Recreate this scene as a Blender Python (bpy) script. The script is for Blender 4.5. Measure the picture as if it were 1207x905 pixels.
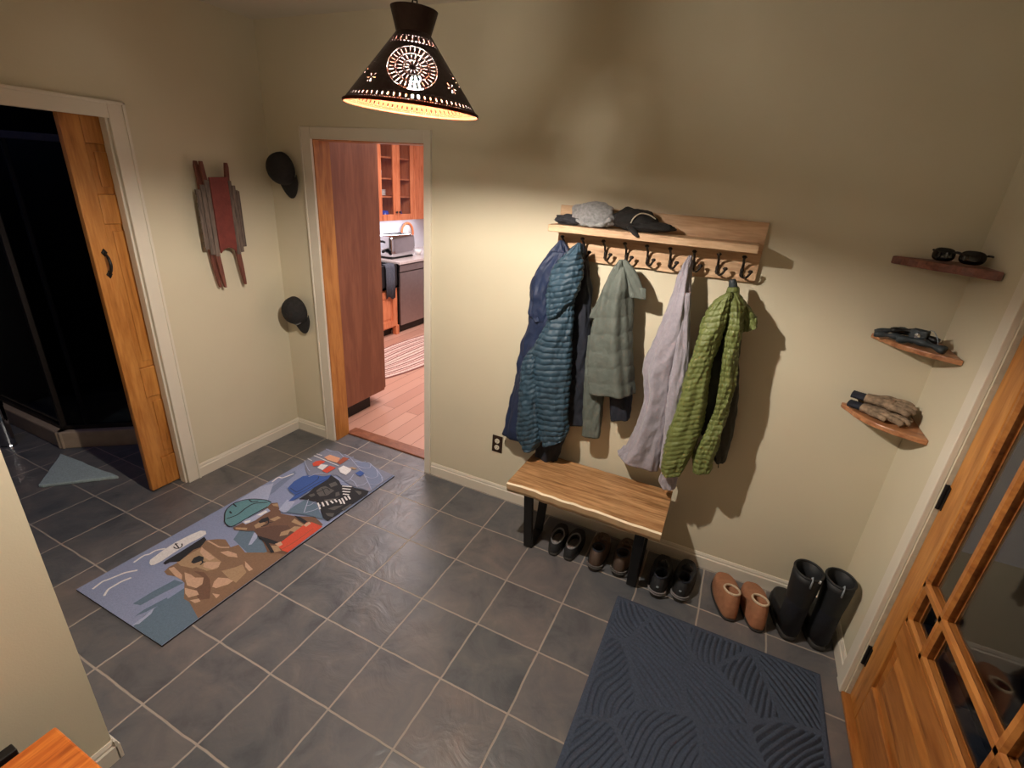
import bpy, bmesh, math, random
from mathutils import Vector, Matrix, noise
random.seed(4)
for o in list(bpy.data.objects): bpy.data.objects.remove(o)
SC = bpy.context.scene; COL = SC.collection; PI = math.pi
# ------------------------------------------------------------------ camera
CL = Vector((1.35976, -2.39802, 1.89047)); FPX = 575.82
CR = Vector((0.90009, 0.43069, 0.06592)); CU = Vector((-0.21972, 0.31803, 0.92227)); CF = Vector((-0.37625, 0.84461, -0.38089))
cam = bpy.data.cameras.new('camera'); co = bpy.data.objects.new('camera', cam); COL.objects.link(co)
co.matrix_world = Matrix(((CR.x, CU.x, -CF.x, CL.x), (CR.y, CU.y, -CF.y, CL.y), (CR.z, CU.z, -CF.z, CL.z), (0, 0, 0, 1)))
cam.sensor_width = 36; cam.lens = 36 * FPX / 1207; cam.clip_start = .05; SC.camera = co
def W(px, py, ax, c):
    """where the sight line of a measured point meets the plane ax = c"""
    d = CR * ((px - 603.5) / FPX) - CU * ((py - 452.5) / FPX) + CF
    return CL + d * ((c - CL[ax]) / d[ax])
# ------------------------------------------------------------------ world, lights, exposure
wd = bpy.data.worlds.new('night'); SC.world = wd; wd.use_nodes = True
wd.node_tree.nodes['Background'].inputs[0].default_value = (.02, .03, .06, 1); wd.node_tree.nodes['Background'].inputs[1].default_value = .3
SC.view_settings.view_transform = 'Standard'; SC.view_settings.look = 'None'
SC.view_settings.gamma = 1; SC.view_settings.use_curve_mapping = False; SC.view_settings.exposure = 0.35
BULB = 5200.0; KITCHEN = 85.0; BLUE_FILL = 2.2
def area(name, loc, rot, sx, sy, power, col):
    l = bpy.data.lights.new(name, 'AREA'); l.shape = 'RECTANGLE'; l.size = sx; l.size_y = sy; l.energy = power; l.color = col
    o = bpy.data.objects.new(name, l); o.location = loc; o.rotation_euler = rot; COL.objects.link(o); return o
area('kitchen_light', (-1.35, 1.9, 2.5), (0, 0, 0), 1.3, 1.6, KITCHEN, (1, .86, .86))
area('under_cabinet_light', (-2.93, 3.1, 1.325), (0, 0, 0), .10, 1.2, 4.0, (.85, .9, 1))
area('bathroom_blue_fill', (-2.2, -1.75, 2.4), (0, 0, 0), .12, .12, BLUE_FILL, (.30, .38, 1))  # added fill with no visible source, tints tiles by the bathroom doorway blue
LX, LY, LZ, LR = .495, -1.2, 2.050, .172       # pendant rim centre and radius

# ------------------------------------------------------------------ materials
def s2l(c): return tuple(((v / 12.92) if v <= .04045 else ((v + .055) / 1.055) ** 2.4) for v in c)
def rgb(r, g, b): return s2l((r / 255, g / 255, b / 255)) + (1,)
def base(name, rough=.6, metal=0):
    m = bpy.data.materials.new(name); m.use_nodes = True; nt = m.node_tree; b = nt.nodes['Principled BSDF']
    b.inputs['Roughness'].default_value = rough; b.inputs['Metallic'].default_value = metal
    return m, nt, b
def nodes(nt, kind, **kw):
    n = nt.nodes.new(kind)
    for k, v in kw.items():
        if k.startswith('_'): setattr(n, k[1:], v)
        else: n.inputs[k].default_value = v
    return n
def ramp(nt, fac, stops):
    r = nt.nodes.new('ShaderNodeValToRGB'); e = r.color_ramp.elements
    e[0].position, e[0].color = stops[0]; e[1].position, e[1].color = stops[-1]
    for p, c in stops[1:-1]:
        x = e.new(p); x.color = c
    nt.links.new(fac, r.inputs[0]); return r.outputs[0]
def plain(name, c, rough=.6, metal=0, scale=40, var=.12, bump=.0, spec=None, sheen=0, bscale=None):
    m, nt, b = base(name, rough, metal); L = nt.links
    tc = nodes(nt, 'ShaderNodeTexCoord'); n = nodes(nt, 'ShaderNodeTexNoise', Scale=scale, Detail=4.0); L.new(tc.outputs['Object'], n.inputs['Vector'])
    a = tuple(v * (1 - var) for v in c[:3]) + (1,); d = tuple(min(1, v * (1 + var)) for v in c[:3]) + (1,)
    L.new(ramp(nt, n.outputs['Fac'], [(.3, a), (.7, d)]), b.inputs['Base Color'])
    if bump:
        n2 = nodes(nt, 'ShaderNodeTexNoise', Scale=bscale or scale * 3, Detail=5.0); L.new(tc.outputs['Object'], n2.inputs['Vector'])
        bp = nodes(nt, 'ShaderNodeBump', Strength=bump, Distance=.01); L.new(n2.outputs['Fac'], bp.inputs['Height']); L.new(bp.outputs[0], b.inputs['Normal'])
    if spec is not None: b.inputs['Specular IOR Level'].default_value = spec
    if sheen: b.inputs['Sheen Weight'].default_value = sheen
    return m
def wood(name, c1, c2, axis=0, rough=.45, scale=3.0, stretch=9.0, knots=True, bump=.15):
    m, nt, b = base(name, rough); L = nt.links
    tc = nodes(nt, 'ShaderNodeTexCoord'); mp = nodes(nt, 'ShaderNodeMapping')
    s = [stretch] * 3; s[axis] = 1.0; mp.inputs['Scale'].default_value = s
    L.new(tc.outputs['Object'], mp.inputs['Vector'])
    n = nodes(nt, 'ShaderNodeTexNoise', Scale=scale, Detail=6.0, Distortion=.8); L.new(mp.outputs[0], n.inputs['Vector'])
    w = nodes(nt, 'ShaderNodeTexNoise', Scale=scale * 5, Detail=3.0); L.new(mp.outputs[0], w.inputs['Vector'])
    mx = nodes(nt, 'ShaderNodeMath', _operation='MULTIPLY_ADD'); L.new(w.outputs['Fac'], mx.inputs[0]); mx.inputs[1].default_value = .45; L.new(n.outputs['Fac'], mx.inputs[2])
    dark = tuple(v * .55 for v in c1[:3]) + (1,)
    L.new(ramp(nt, mx.outputs[0], [(.45, dark if knots else c1), (.6, c1), (.9, c2)]), b.inputs['Base Color'])
    bp = nodes(nt, 'ShaderNodeBump', Strength=bump, Distance=.004); L.new(mx.outputs[0], bp.inputs['Height']); L.new(bp.outputs[0], b.inputs['Normal'])
    return m
def tile_mat():
    m, nt, b = base('slate_tile', .38); L = nt.links; T = .305
    geo = nodes(nt, 'ShaderNodeNewGeometry'); sp = nodes(nt, 'ShaderNodeSeparateXYZ'); L.new(geo.outputs['Position'], sp.inputs[0])
    def M(op, a, b_=None, c=None):
        n = nodes(nt, 'ShaderNodeMath', _operation=op)
        for i, v in enumerate((a, b_, c)):
            if v is None: continue
            if isinstance(v, (int, float)): n.inputs[i].default_value = v
            else: L.new(v, n.inputs[i])
        return n.outputs[0]
    wob = nodes(nt, 'ShaderNodeTexNoise', Scale=9.0, Detail=2.0); L.new(geo.outputs['Position'], wob.inputs['Vector'])
    wv = M('MULTIPLY_ADD', wob.outputs['Fac'], .010, -.005)
    d = []; ids = []
    for i in (0, 1):
        u = M('DIVIDE', M('ADD', sp.outputs[i], wv), T)
        f = M('FRACT', M('ADD', u, .5)); d.append(M('MULTIPLY', M('ABSOLUTE', M('SUBTRACT', f, .5)), T))
        ids.append(M('FLOOR', u))
    dm = M('MINIMUM', d[0], d[1])
    gr = M('SMOOTH_MIN', 1.0, 1.0, 0.0)
    g = nodes(nt, 'ShaderNodeMapRange'); L.new(dm, g.inputs[0]); g.inputs[1].default_value = .0030; g.inputs[2].default_value = .0048   # 0 grout, 1 tile
    cb = nodes(nt, 'ShaderNodeCombineXYZ'); L.new(ids[0], cb.inputs[0]); L.new(ids[1], cb.inputs[1])
    wn = nodes(nt, 'ShaderNodeTexWhiteNoise'); L.new(cb.outputs[0], wn.inputs['Vector'])
    off = nodes(nt, 'ShaderNodeVectorMath', _operation='MULTIPLY_ADD'); L.new(wn.outputs['Color'], off.inputs[0]); off.inputs[1].default_value = (7, 7, 7); L.new(geo.outputs['Position'], off.inputs[2])
    n1 = nodes(nt, 'ShaderNodeTexNoise', Scale=5.0, Detail=8.0, Roughness=.62, Distortion=.7); L.new(off.outputs[0], n1.inputs['Vector'])
    col = ramp(nt, n1.outputs['Fac'], [(.28, rgb(74, 75, 80)), (.45, rgb(96, 96, 99)), (.6, rgb(108, 104, 104)), (.78, rgb(126, 120, 117))])
    tint = ramp(nt, wn.outputs['Value'], [(0, (.80, .84, .86, 1)), (.5, (.95, .95, .95, 1)), (1, (1.08, 1.0, .95, 1))])
    mu = nodes(nt, 'ShaderNodeMix', _data_type='RGBA', _blend_type='MULTIPLY'); mu.inputs[0].default_value = 1; L.new(col, mu.inputs[6]); L.new(tint, mu.inputs[7])
    mg = nodes(nt, 'ShaderNodeMix', _data_type='RGBA'); L.new(g.outputs[0], mg.inputs[0]); mg.inputs[6].default_value = rgb(158, 148, 138); L.new(mu.outputs[2], mg.inputs[7])
    L.new(mg.outputs[2], b.inputs['Base Color'])
    n2 = nodes(nt, 'ShaderNodeTexNoise', Scale=7.0, Detail=7.0, Roughness=.55, Distortion=1.2); L.new(off.outputs[0], n2.inputs['Vector'])
    hh = M('ADD', M('MULTIPLY', n2.outputs['Fac'], .8), M('MULTIPLY', g.outputs[0], .35))
    bp = nodes(nt, 'ShaderNodeBump', Strength=.55, Distance=.012); L.new(hh, bp.inputs['Height']); L.new(bp.outputs[0], b.inputs['Normal'])
    rr = M('MULTIPLY_ADD', g.outputs[0], -.48, .85); L.new(rr, b.inputs['Roughness'])
    return m
def plank_mat():
    m, nt, b = base('oak_planks', .33); L = nt.links
    tc = nodes(nt, 'ShaderNodeNewGeometry'); mp = nodes(nt, 'ShaderNodeMapping'); mp.inputs['Rotation'].default_value = (0, 0, PI / 2); L.new(tc.outputs['Position'], mp.inputs['Vector'])
    br = nodes(nt, 'ShaderNodeTexBrick', Scale=1.0); L.new(mp.outputs[0], br.inputs['Vector'])
    br.inputs['Brick Width'].default_value = 1.4; br.inputs['Row Height'].default_value = .125; br.inputs['Mortar Size'].default_value = .002
    br.inputs['Color1'].default_value = rgb(170, 124, 106); br.inputs['Color2'].default_value = rgb(192, 148, 128); br.inputs['Mortar'].default_value = rgb(90, 52, 42)
    L.new(br.outputs['Color'], b.inputs['Base Color']); return m
def emit(name, c, s):
    m, nt, b = base(name); b.inputs['Base Color'].default_value = c; b.inputs['Emission Color'].default_value = c; b.inputs['Emission Strength'].default_value = s; return m
def glass(name, c=(1, 1, 1, 1), refl=None):
    m = bpy.data.materials.new(name); m.use_nodes = True; nt = m.node_tree; nt.nodes.clear(); L = nt.links
    o = nodes(nt, 'ShaderNodeOutputMaterial'); t = nodes(nt, 'ShaderNodeBsdfTransparent', Color=c); g = nodes(nt, 'ShaderNodeBsdfGlossy', Roughness=.02)
    lw = nodes(nt, 'ShaderNodeLayerWeight', Blend=.5); pw = nodes(nt, 'ShaderNodeMath', _operation='POWER'); L.new(lw.outputs['Facing'], pw.inputs[0]); pw.inputs[1].default_value = 5
    r0 = .07 if refl is None else .03; f = nodes(nt, 'ShaderNodeMath', _operation='MULTIPLY_ADD'); L.new(pw.outputs[0], f.inputs[0]); f.inputs[1].default_value = 1 - r0; f.inputs[2].default_value = r0; mx = nodes(nt, 'ShaderNodeMixShader')
    L.new(f.outputs[0], mx.inputs[0]); L.new(t.outputs[0], mx.inputs[1]); L.new(g.outputs[0], mx.inputs[2]); L.new(mx.outputs[0], o.inputs[0]); return m
WALL = rgb(205, 195, 171)
M = dict(
    wall=plain('wall_paint', WALL, .75, scale=3, var=.02, bump=.05, bscale=180),
    ceil=plain('ceiling_paint', rgb(205, 198, 184), .8, scale=3, var=.02),
    trim=plain('white_trim', rgb(214, 205, 190), .4, scale=8, var=.02),
    tile=tile_mat(), plank=plank_mat(),
    pine=wood('orange_pine', rgb(166, 104, 46), rgb(196, 134, 68), 2, .35, 2.2),
    pineh=wood('orange_pine_rail', rgb(150, 90, 40), rgb(182, 120, 60), 1, .35, 2.2),
    cherry=wood('cherry_cabinet', rgb(120, 72, 50), rgb(142, 90, 64), 2, .35, 1.5, knots=False),
    fir=wood('fir_cabinet', rgb(196, 112, 72), rgb(218, 138, 96), 2, .4, 2.5),
    rackw=wood('rack_wood', rgb(186, 148, 114), rgb(214, 180, 144), 0, .55, 3.0),
    benchw=wood('bench_wood', rgb(146, 104, 66), rgb(198, 154, 108), 0, .38, 3.2, 12),
    bark=plain('live_edge', rgb(186, 156, 120), .7, scale=12, var=.15, bump=.3),
    sap=plain('sapwood', rgb(226, 208, 178), .6, scale=12, var=.06),
    shelfw=wood('shelf_wood', rgb(146, 94, 62), rgb(184, 130, 90), 0, .35, 4),
    darkshelf=wood('dark_shelf_wood', rgb(104, 62, 52), rgb(134, 86, 70), 0, .5, 4),
    tablew=wood('orange_tabletop', rgb(190, 96, 34), rgb(222, 130, 52), 1, .3, 4),
    black=plain('black_metal', rgb(24, 22, 22), .45, .3, 30, .2), iron=plain('dark_iron', rgb(38, 30, 26), .5, .5, 60, .2, .2),
    tin=plain('punched_tin', rgb(62, 48, 46), .42, .75, 40, .2, .1), copper=plain('copper_lining', (.060, .0125, .0042, 1), .6, 0, 20, .08, spec=.1),
    brass=plain('bronze_plate', rgb(62, 44, 34), .4, .5, 40, .1), ivory=plain('ivory_plastic', rgb(222, 212, 190), .4, 0, 20, .03),
    steel=plain('brushed_steel', rgb(170, 160, 158), .28, .9, 20, .05), chrome=plain('chrome', rgb(205, 208, 214), .12, 1, 20, .03),
    counter=plain('granite_counter', rgb(196, 186, 182), .2, 0, 90, .25), splash=plain('backsplash', rgb(226, 226, 232), .35, 0, 10, .03),
    blk=plain('black_sink', rgb(22, 22, 24), .3), glass=glass('door_glass'), cabglass=glass('cabinet_glass', (.9, .9, .9, 1), 1.3), showerglass=glass('shower_glass', (.35, .37, .38, 1), 1.3),
    navy=plain('navy_shell', rgb(26, 40, 70), .6, 0, 14, .12, .25, bscale=40), teal=plain('teal_nylon', rgb(40, 64, 80), .6, 0, 10, .12, .1, bscale=60),
    blackcloth=plain('black_cloth', rgb(24, 28, 40), .8, 0, 30, .2, .25, bscale=60), olive=plain('olive_grey_cotton', rgb(88, 94, 88), .75, 0, 30, .12, .3, bscale=70),
    mauve=plain('grey_fleece', rgb(148, 142, 152), .95, 0, 60, .10, .35, sheen=.3, bscale=260), green=plain('green_nylon', rgb(100, 108, 58), .55, 0, 12, .12, .2, bscale=70),
    darkolive=plain('dark_lining', rgb(44, 44, 36), .8, 0, 30, .15, .2), greyfleece=plain('grey_knit', rgb(148, 148, 150), .95, 0, 80, .25, .6, sheen=.3, bscale=220),
    char=plain('charcoal_knit', rgb(48, 48, 54), .95, 0, 60, .25, .5, bscale=200), blackwool=plain('black_felt', rgb(32, 30, 30), .9, 0, 60, .3, .3),
    cream=plain('cream_edge', rgb(190, 180, 160), .8), suede=plain('brown_suede', rgb(158, 108, 78), .9, 0, 40, .12, .25), fleece=plain('cream_fleece', rgb(206, 184, 156), .95, 0, 90, .15, .5),
    rubber=plain('black_rubber', rgb(24, 25, 28), .6, 0, 30, .15), sole=plain('dark_sole', rgb(40, 37, 35), .7), greysole=plain('grey_sole', rgb(90, 86, 84), .7),
    leather=plain('brown_leather', rgb(76, 60, 50), .6, 0, 40, .2, .2), shoeblack=plain('black_mesh', rgb(30, 31, 34), .75, 0, 60, .2, .3), greyline=plain('grey_lining', rgb(120, 118, 120), .9, 0, 60, .12, .2),
    insole=plain('pale_insole', rgb(168, 160, 158), .8), tab=plain('grey_tab', rgb(140, 148, 156), .6), white=plain('white_patch', rgb(220, 222, 226), .6),
    red=plain('faded_red_board', rgb(112, 46, 38), .65, 0, 30, .15, .2), grayw=wood('weathered_wood', rgb(84, 72, 66), rgb(118, 102, 92), 2, .8, 6),
    runner=wood('reddish_runner', rgb(96, 52, 42), rgb(122, 70, 56), 2, .7, 6),
    camo=plain('camouflage_cloth', rgb(128, 108, 88), .9, 0, 45, .62, .3), strap=plain('dark_strap', rgb(44, 52, 58), .6, 0, 40, .3, .3),
    lens=plain('dark_lens', rgb(10, 10, 12), .08), mat=plain('blue_grey_rubber', rgb(60, 70, 88), .85, 0, 120, .25, .4, bscale=400),
    bathrug=plain('grey_bath_rug', rgb(172, 188, 190), .95, 0, 120, .15, .8, bscale=220), curb=plain('shower_curb', rgb(160, 140, 120), .5, 0, 20, .08), darktile=plain('dark_tile', rgb(26, 24, 28), .4, 0, 6, .2),
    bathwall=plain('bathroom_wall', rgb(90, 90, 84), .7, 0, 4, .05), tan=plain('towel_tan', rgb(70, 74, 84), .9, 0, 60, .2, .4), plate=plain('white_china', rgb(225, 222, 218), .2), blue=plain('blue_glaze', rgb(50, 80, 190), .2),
    orange=plain('orange_glaze', rgb(224, 120, 70), .4), night=plain('night_siding', rgb(30, 30, 36), .8),
    braid=plain('braided_rug_dark', rgb(120, 70, 62), .9, 0, 80, .3, .5), braid2=plain('braided_rug_light', rgb(202, 178, 166), .9, 0, 80, .3, .5), braid3=plain('braided_rug_rose', rgb(160, 112, 104), .9, 0, 80, .3, .5),
    bulb=emit('bulb_glow', (1, .91, .79, 1), BULB),
)
# ------------------------------------------------------------------ geometry helpers
def tag(o, label=None, cat=None, group=None, kind=None):
    if label: o['label'] = label
    if cat: o['category'] = cat
    if group: o['group'] = group
    if kind: o['kind'] = kind
    return o
def empty(name, loc, rz=0, label=None, cat=None, group=None):
    o = bpy.data.objects.new(name, None); o.location = loc; o.rotation_euler = (0, 0, rz); o.empty_display_size = .05; COL.objects.link(o)
    return tag(o, label, cat, group)
class MB:
    """collects shapes in world space and links them as one mesh object"""
    def __init__(s): s.v = []; s.f = []; s.m = []; s.cur = 0
    def mat(s, i): s.cur = i; return s
    def add(s, vs, fs):
        k = len(s.v); s.v += [tuple(v) for v in vs]; s.f += [tuple(i + k for i in f) for f in fs]; s.m += [s.cur] * len(fs); return s
    def box(s, x0, x1, y0, y1, z0, z1, T=None):
        vs = [Vector((x, y, z)) for z in (z0, z1) for y in (y0, y1) for x in (x0, x1)]
        if T: vs = [T @ v for v in vs]
        return s.add(vs, [(0, 2, 3, 1), (4, 5, 7, 6), (0, 1, 5, 4), (2, 6, 7, 3), (0, 4, 6, 2), (1, 3, 7, 5)])
    def prism(s, poly, ax, a, b, T=None):
        def P(p, c):
            q = list(p); q.insert(ax, c); return Vector(q)
        vs = [P(p, a) for p in poly] + [P(p, b) for p in poly]; n = len(poly)
        if T: vs = [T @ v for v in vs]
        return s.add(vs, [tuple(range(n))[::-1], tuple(range(n, 2 * n))] + [(i, (i + 1) % n, n + (i + 1) % n, n + i) for i in range(n)])
    def rings(s, rs, cap0=True, cap1=True, closed=True):
        n = len(rs[0]); vs = [p for r in rs for p in r]; fs = []
        for j in range(len(rs) - 1):
            for i in range(n if closed else n - 1):
                fs.append((j * n + i, j * n + (i + 1) % n, (j + 1) * n + (i + 1) % n, (j + 1) * n + i))
        if cap0: fs.append(tuple(range(n))[::-1])
        if cap1: fs.append(tuple(range((len(rs) - 1) * n, len(rs) * n)))
        return s.add(vs, fs)
    def tube(s, pts, r, n=10, flat=1.0):
        pts = [Vector(p) for p in pts]; rs = []; up = None
        for i, p in enumerate(pts):
            t = (pts[min(i + 1, len(pts) - 1)] - pts[max(i - 1, 0)]).normalized()
            if up is None: up = Vector((0, 0, 1)) if abs(t.z) < .9 else Vector((1, 0, 0))
            a = t.cross(up).normalized(); b = a.cross(t).normalized(); up = b
            R = r[i] if isinstance(r, (list, tuple)) else r
            rs.append([p + a * (math.cos(2 * PI * k / n) * R) + b * (math.sin(2 * PI * k / n) * R * flat) for k in range(n)])
        return s.rings(rs)
    def lathe(s, prof, c, n=32, T=None, cap0=False, cap1=False):
        rs = []
        for r, z in prof:
            ring = [Vector((r * math.cos(2 * PI * k / n), r * math.sin(2 * PI * k / n), z)) for k in range(n)]
            if T: ring = [T @ v for v in ring]
            rs.append([v + Vector(c) for v in ring])
        return s.rings(rs, cap0, cap1)
    def build(s, name, mats, parent=None, smooth=False, bevel=0, subsurf=0, solid=0, remesh=0):
        me = bpy.data.meshes.new(name); me.from_pydata(s.v, [], s.f)
        if not isinstance(mats, (list, tuple)): mats = [mats]
        for m in mats: me.materials.append(m)
        me.polygons.foreach_set('material_index', s.m); me.update()
        bm = bmesh.new(); bm.from_mesh(me)
        if not remesh: bmesh.ops.recalc_face_normals(bm, faces=bm.faces)
        bm.to_mesh(me); bm.free()
        if parent is not None:
            inv = Matrix.Translation(parent_world(parent)) @ Matrix.Rotation(parent_rot(parent), 4, 'Z'); me.transform(inv.inverted())
        o = bpy.data.objects.new(name, me); COL.objects.link(o)
        if parent is not None: o.parent = parent
        if smooth: me.polygons.foreach_set('use_smooth', [True] * len(me.polygons))
        if solid: m = o.modifiers.new('solid', 'SOLIDIFY'); m.thickness = solid; m.offset = -1
        if remesh: m = o.modifiers.new('remesh', 'REMESH'); m.mode = 'VOXEL'; m.voxel_size = remesh; m.use_smooth_shade = True; m2 = o.modifiers.new('sm', 'SMOOTH'); m2.iterations = 2; m2.factor = .5
        if bevel: m = o.modifiers.new('bevel', 'BEVEL'); m.width = bevel; m.segments = 2; m.limit_method = 'ANGLE'
        if subsurf: m = o.modifiers.new('sub', 'SUBSURF'); m.levels = subsurf; m.render_levels = subsurf
        return o
def parent_world(p): return (p.location if p.parent is None else p.location + parent_world(p.parent))
def parent_rot(p): return (p.rotation_euler.z if p.parent is None else parent_rot(p.parent))
def box(name, m, x0, x1, y0, y1, z0, z1, parent=None, bevel=0): return MB().box(x0, x1, y0, y1, z0, z1).build(name, m, parent, bevel=bevel)
def struct(name, m, boxes, bevel=0, parent=None):
    mb = MB()
    for b in boxes: mb.box(*b)
    o = mb.build(name, m, parent, bevel=bevel)
    if parent is None: o['kind'] = 'structure'
    return o
def bez(pts, n=24):
    """Catmull-Rom through the points"""
    P = [Vector(p) for p in pts]; P = [P[0] * 2 - P[1]] + P + [P[-1] * 2 - P[-2]]; out = []
    segs = len(P) - 3
    for i in range(n):
        u = i / (n - 1) * segs; k = min(int(u), segs - 1); t = u - k; a, b, c, d = P[k:k + 4]
        out.append(.5 * ((2 * b) + (c - a) * t + (2 * a - 5 * b + 4 * c - d) * t * t + (3 * b - a - 3 * c + d) * t ** 3))
    return out

# ------------------------------------------------------------------ the shell
XL, XR, YB, YF, ZC = -1.52, 2.13, .02, -3.35, 2.66
WT = .14
struct('floor', M['tile'], [(-3.6, 2.6, YF - .15, YB + WT, -.05, 0)])
DX0, DX1, DZ = -1.135, -.325, 2.05      # kitchen doorway
struct('wall_back', M['wall'], [(XL - .1, DX0 - .012, YB, YB + WT, 0, ZC), (DX1 + .012, XR + .2, YB, YB + WT, 0, ZC), (DX0 - .012, DX1 + .012, YB, YB + WT, DZ + .012, ZC)])
LY0, LY1 = -1.70, -.865                  # bathroom doorway in the left wall
struct('wall_left', M['wall'], [(XL - .12, XL, LY1, YB, 0, ZC), (XL - .12, XL, LY0, LY1, 2.05, ZC), (XL - .12, XL, YF, LY0, 0, ZC)])
RY0, RY1, RZ = -1.50, -.48, 2.08
struct('wall_right', M['wall'], [(XR, XR + .12, RY1, YB, 0, ZC), (XR, XR + .12, RY0, RY1, RZ, ZC), (XR, XR + .12, YF, RY0, 0, ZC)])
struct('wall_front', M['wall'], [(XL - .1, XR + .2, YF - .12, YF, 0, ZC)])
struct('wall_partition', M['wall'], [(XL, -.195, YF, -1.975, 0, ZC)])
struct('ceiling', M['ceil'], [(XL - .1, XR + .2, YF - .1, YB + .1, ZC, ZC + .05)])
def baseboard(name, runs):
    mb = MB(); prof = [(0, 0), (.014, 0), (.014, .062), (.009, .068), (.009, .076), (.004, .088), (0, .088)]
    for (x0, y0, x1, y1, nx, ny) in runs:
        r = []
        for (x, y) in ((x0, y0), (x1, y1)): r.append([Vector((x + nx * d, y + ny * d, z)) for d, z in prof])
        mb.rings(r)
    o = mb.build(name, M['trim']); o['kind'] = 'structure'
baseboard('baseboard_back', [(XL, YB, DX0 - .085, YB, 0, -1), (DX1 + .05, YB, XR, YB, 0, -1)])
baseboard('baseboard_left', [(XL, LY1 + .078, XL, YB, 1, 0)])
baseboard('baseboard_right', [(XR, YB, XR, RY1 + .085, -1, 0), (XR, RY0 - .09, XR, YF, -1, 0)])
baseboard('baseboard_partition', [(-.195, -1.972, -.195, YF, 1, 0), (XL, -1.975, -.181, -1.975, 0, 1)])
# casings and jambs
struct('trim_1', M['trim'], [(DX0 - .082, DX0, YB - .018, YB, 0, DZ + .065), (DX1, DX1 + .045, YB - .018, YB, 0, DZ + .065), (DX0, DX1, YB - .018, YB, DZ, DZ + .065),
                             (DX0 - .082, DX0 - .07, YB - .024, YB, 0, DZ + .065), (DX1 - .0, DX1 + .045, YB, YB + .10, 0, DZ)], .003)
struct('trim_2', M['trim'], [(XL, XL + .018, LY1, LY1 + .075, 0, 2.118), (XL, XL + .018, LY0 - .075, LY0, 0, 2.118), (XL, XL + .018, LY0, LY1, 2.045, 2.118),
                             (XL, XL + .024, LY1 + .064, LY1 + .078, 0, 2.12), (XL, XL + .024, LY0, LY1 + .078, 2.106, 2.12), (XL - .05, XL, LY1 - .012, LY1 + .0, 0, 2.05)], .003)
struct('trim_3', M['trim'], [(XR - .02, XR, RY1 + .005, RY1 + .075, 0, RZ + .07), (XR - .02, XR, RY0 - .075, RY0 - .005, 0, RZ + .07), (XR - .02, XR, RY0 - .005, RY1 + .005, RZ, RZ + .07)], .003)
struct('trim_4', M['pine'], [(DX0 - .012, DX0 + .004, YB, YB + .13, 0, DZ), (DX0, DX1, YB, YB + .13, DZ - .004, DZ + .012)])
struct('trim_5', M['cream'], [(XR + .0, XR + .12, RY1 - .004, RY1 + .0, 0, RZ), (XR, XR + .12, RY0, RY0 + .004, 0, RZ), (XR + .062, XR + .075, RY1 - .014, RY1 - .004, 0, RZ)])
struct('trim_6', M['pineh'], [(XR - .015, XR + .13, RY0, RY1, 0, .018)], .004)
struct('trim_7', M['cherry'], [(DX0 - .012, DX1 + .012, YB + WT - .02, YB + WT + .08, -.01, .012)], .004)

# ------------------------------------------------------------------ sliding door to the bathroom
d1 = empty('door_1', (-1.60, -1.03, 0)); d1['kind'] = 'structure'
mb = MB(); ya, yb = -1.035, -.22
mb.box(-1.618, -1.582, ya, ya + .085, .012, 2.05); mb.box(-1.618, -1.582, yb - .11, yb, .012, 2.05)
RL = [(.012, .20), (.60, .78), (1.56, 1.70), (1.93, 2.05)]
for a, b in RL: mb.box(-1.618, -1.582, ya + .085, yb - .11, a, b)
mb.build('door_frame', M['pine'], d1, bevel=.004)
mb = MB()
for (a, b) in ((.20, .60), (.78, 1.56), (1.70, 1.93)):
    mb.box(-1.606, -1.594, ya + .085, yb - .11, a, b)
    for yy0, yy1 in ((ya + .115, yb - .145),): mb.box(-1.612, -1.588, yy0, yy1, a + .035, b - .035)
mb.build('door_panel', M['pine'], d1, bevel=.004)
mb = MB(); hy = -.985
mb.tube(bez([(-1.58, hy, 1.425), (-1.56, hy, 1.41), (-1.545, hy, 1.37), (-1.56, hy, 1.33), (-1.58, hy, 1.315)], 14), [.005] * 4 + [.007] * 6 + [.005] * 4)
for z in (1.425, 1.315): mb.prism([(hy - .014, z), (hy, z - .02), (hy + .014, z), (hy, z + .02)], 0, -1.584, -1.576)
mb.build('handle', M['black'], d1, smooth=True)
# ------------------------------------------------------------------ glazed outer door
d2 = empty('door_2', (2.165, (RY0 + RY1) / 2, .02)); d2['kind'] = 'structure'
X0, X1 = 2.143, 2.187; ys = RY1 - .006; ye = RY0 + .006; S = .12; DT = RZ - .006
G0, G1 = .565, 1.90; yi, yj = ys - S, ye + S
mb = MB(); mb.box(X0, X1, yi, ys, .022, DT); mb.box(X0, X1, ye, yj, .022, DT)
mb.build('door_stile', M['pine'], d2, bevel=.004)
mb = MB()
for a, b in ((.022, .215), (.455, .555), (G1, DT)): mb.box(X0, X1, yj, yi, a, b)
mb.build('door_rail', M['pineh'], d2, bevel=.004)
mb = MB(); mb.box(X0 + .02, X1 - .014, yj, yi, .215, .455)
xs = [(0, X0 + .014), (.035, X0 + .014), (.06, X0 + .004)]
r = []
for ins, x in xs: r.append([Vector((x, yj + ins, .215 + ins)), Vector((x, yi - ins, .215 + ins)), Vector((x, yi - ins, .455 - ins)), Vector((x, yj + ins, .455 - ins))])
mb.rings(r, False, True); mb.build('raised_panel', M['pineh'], d2)
mb = MB(); w = .016
ym = [yi - .17, yj + .17]; zm = [.725, 1.74]
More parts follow.
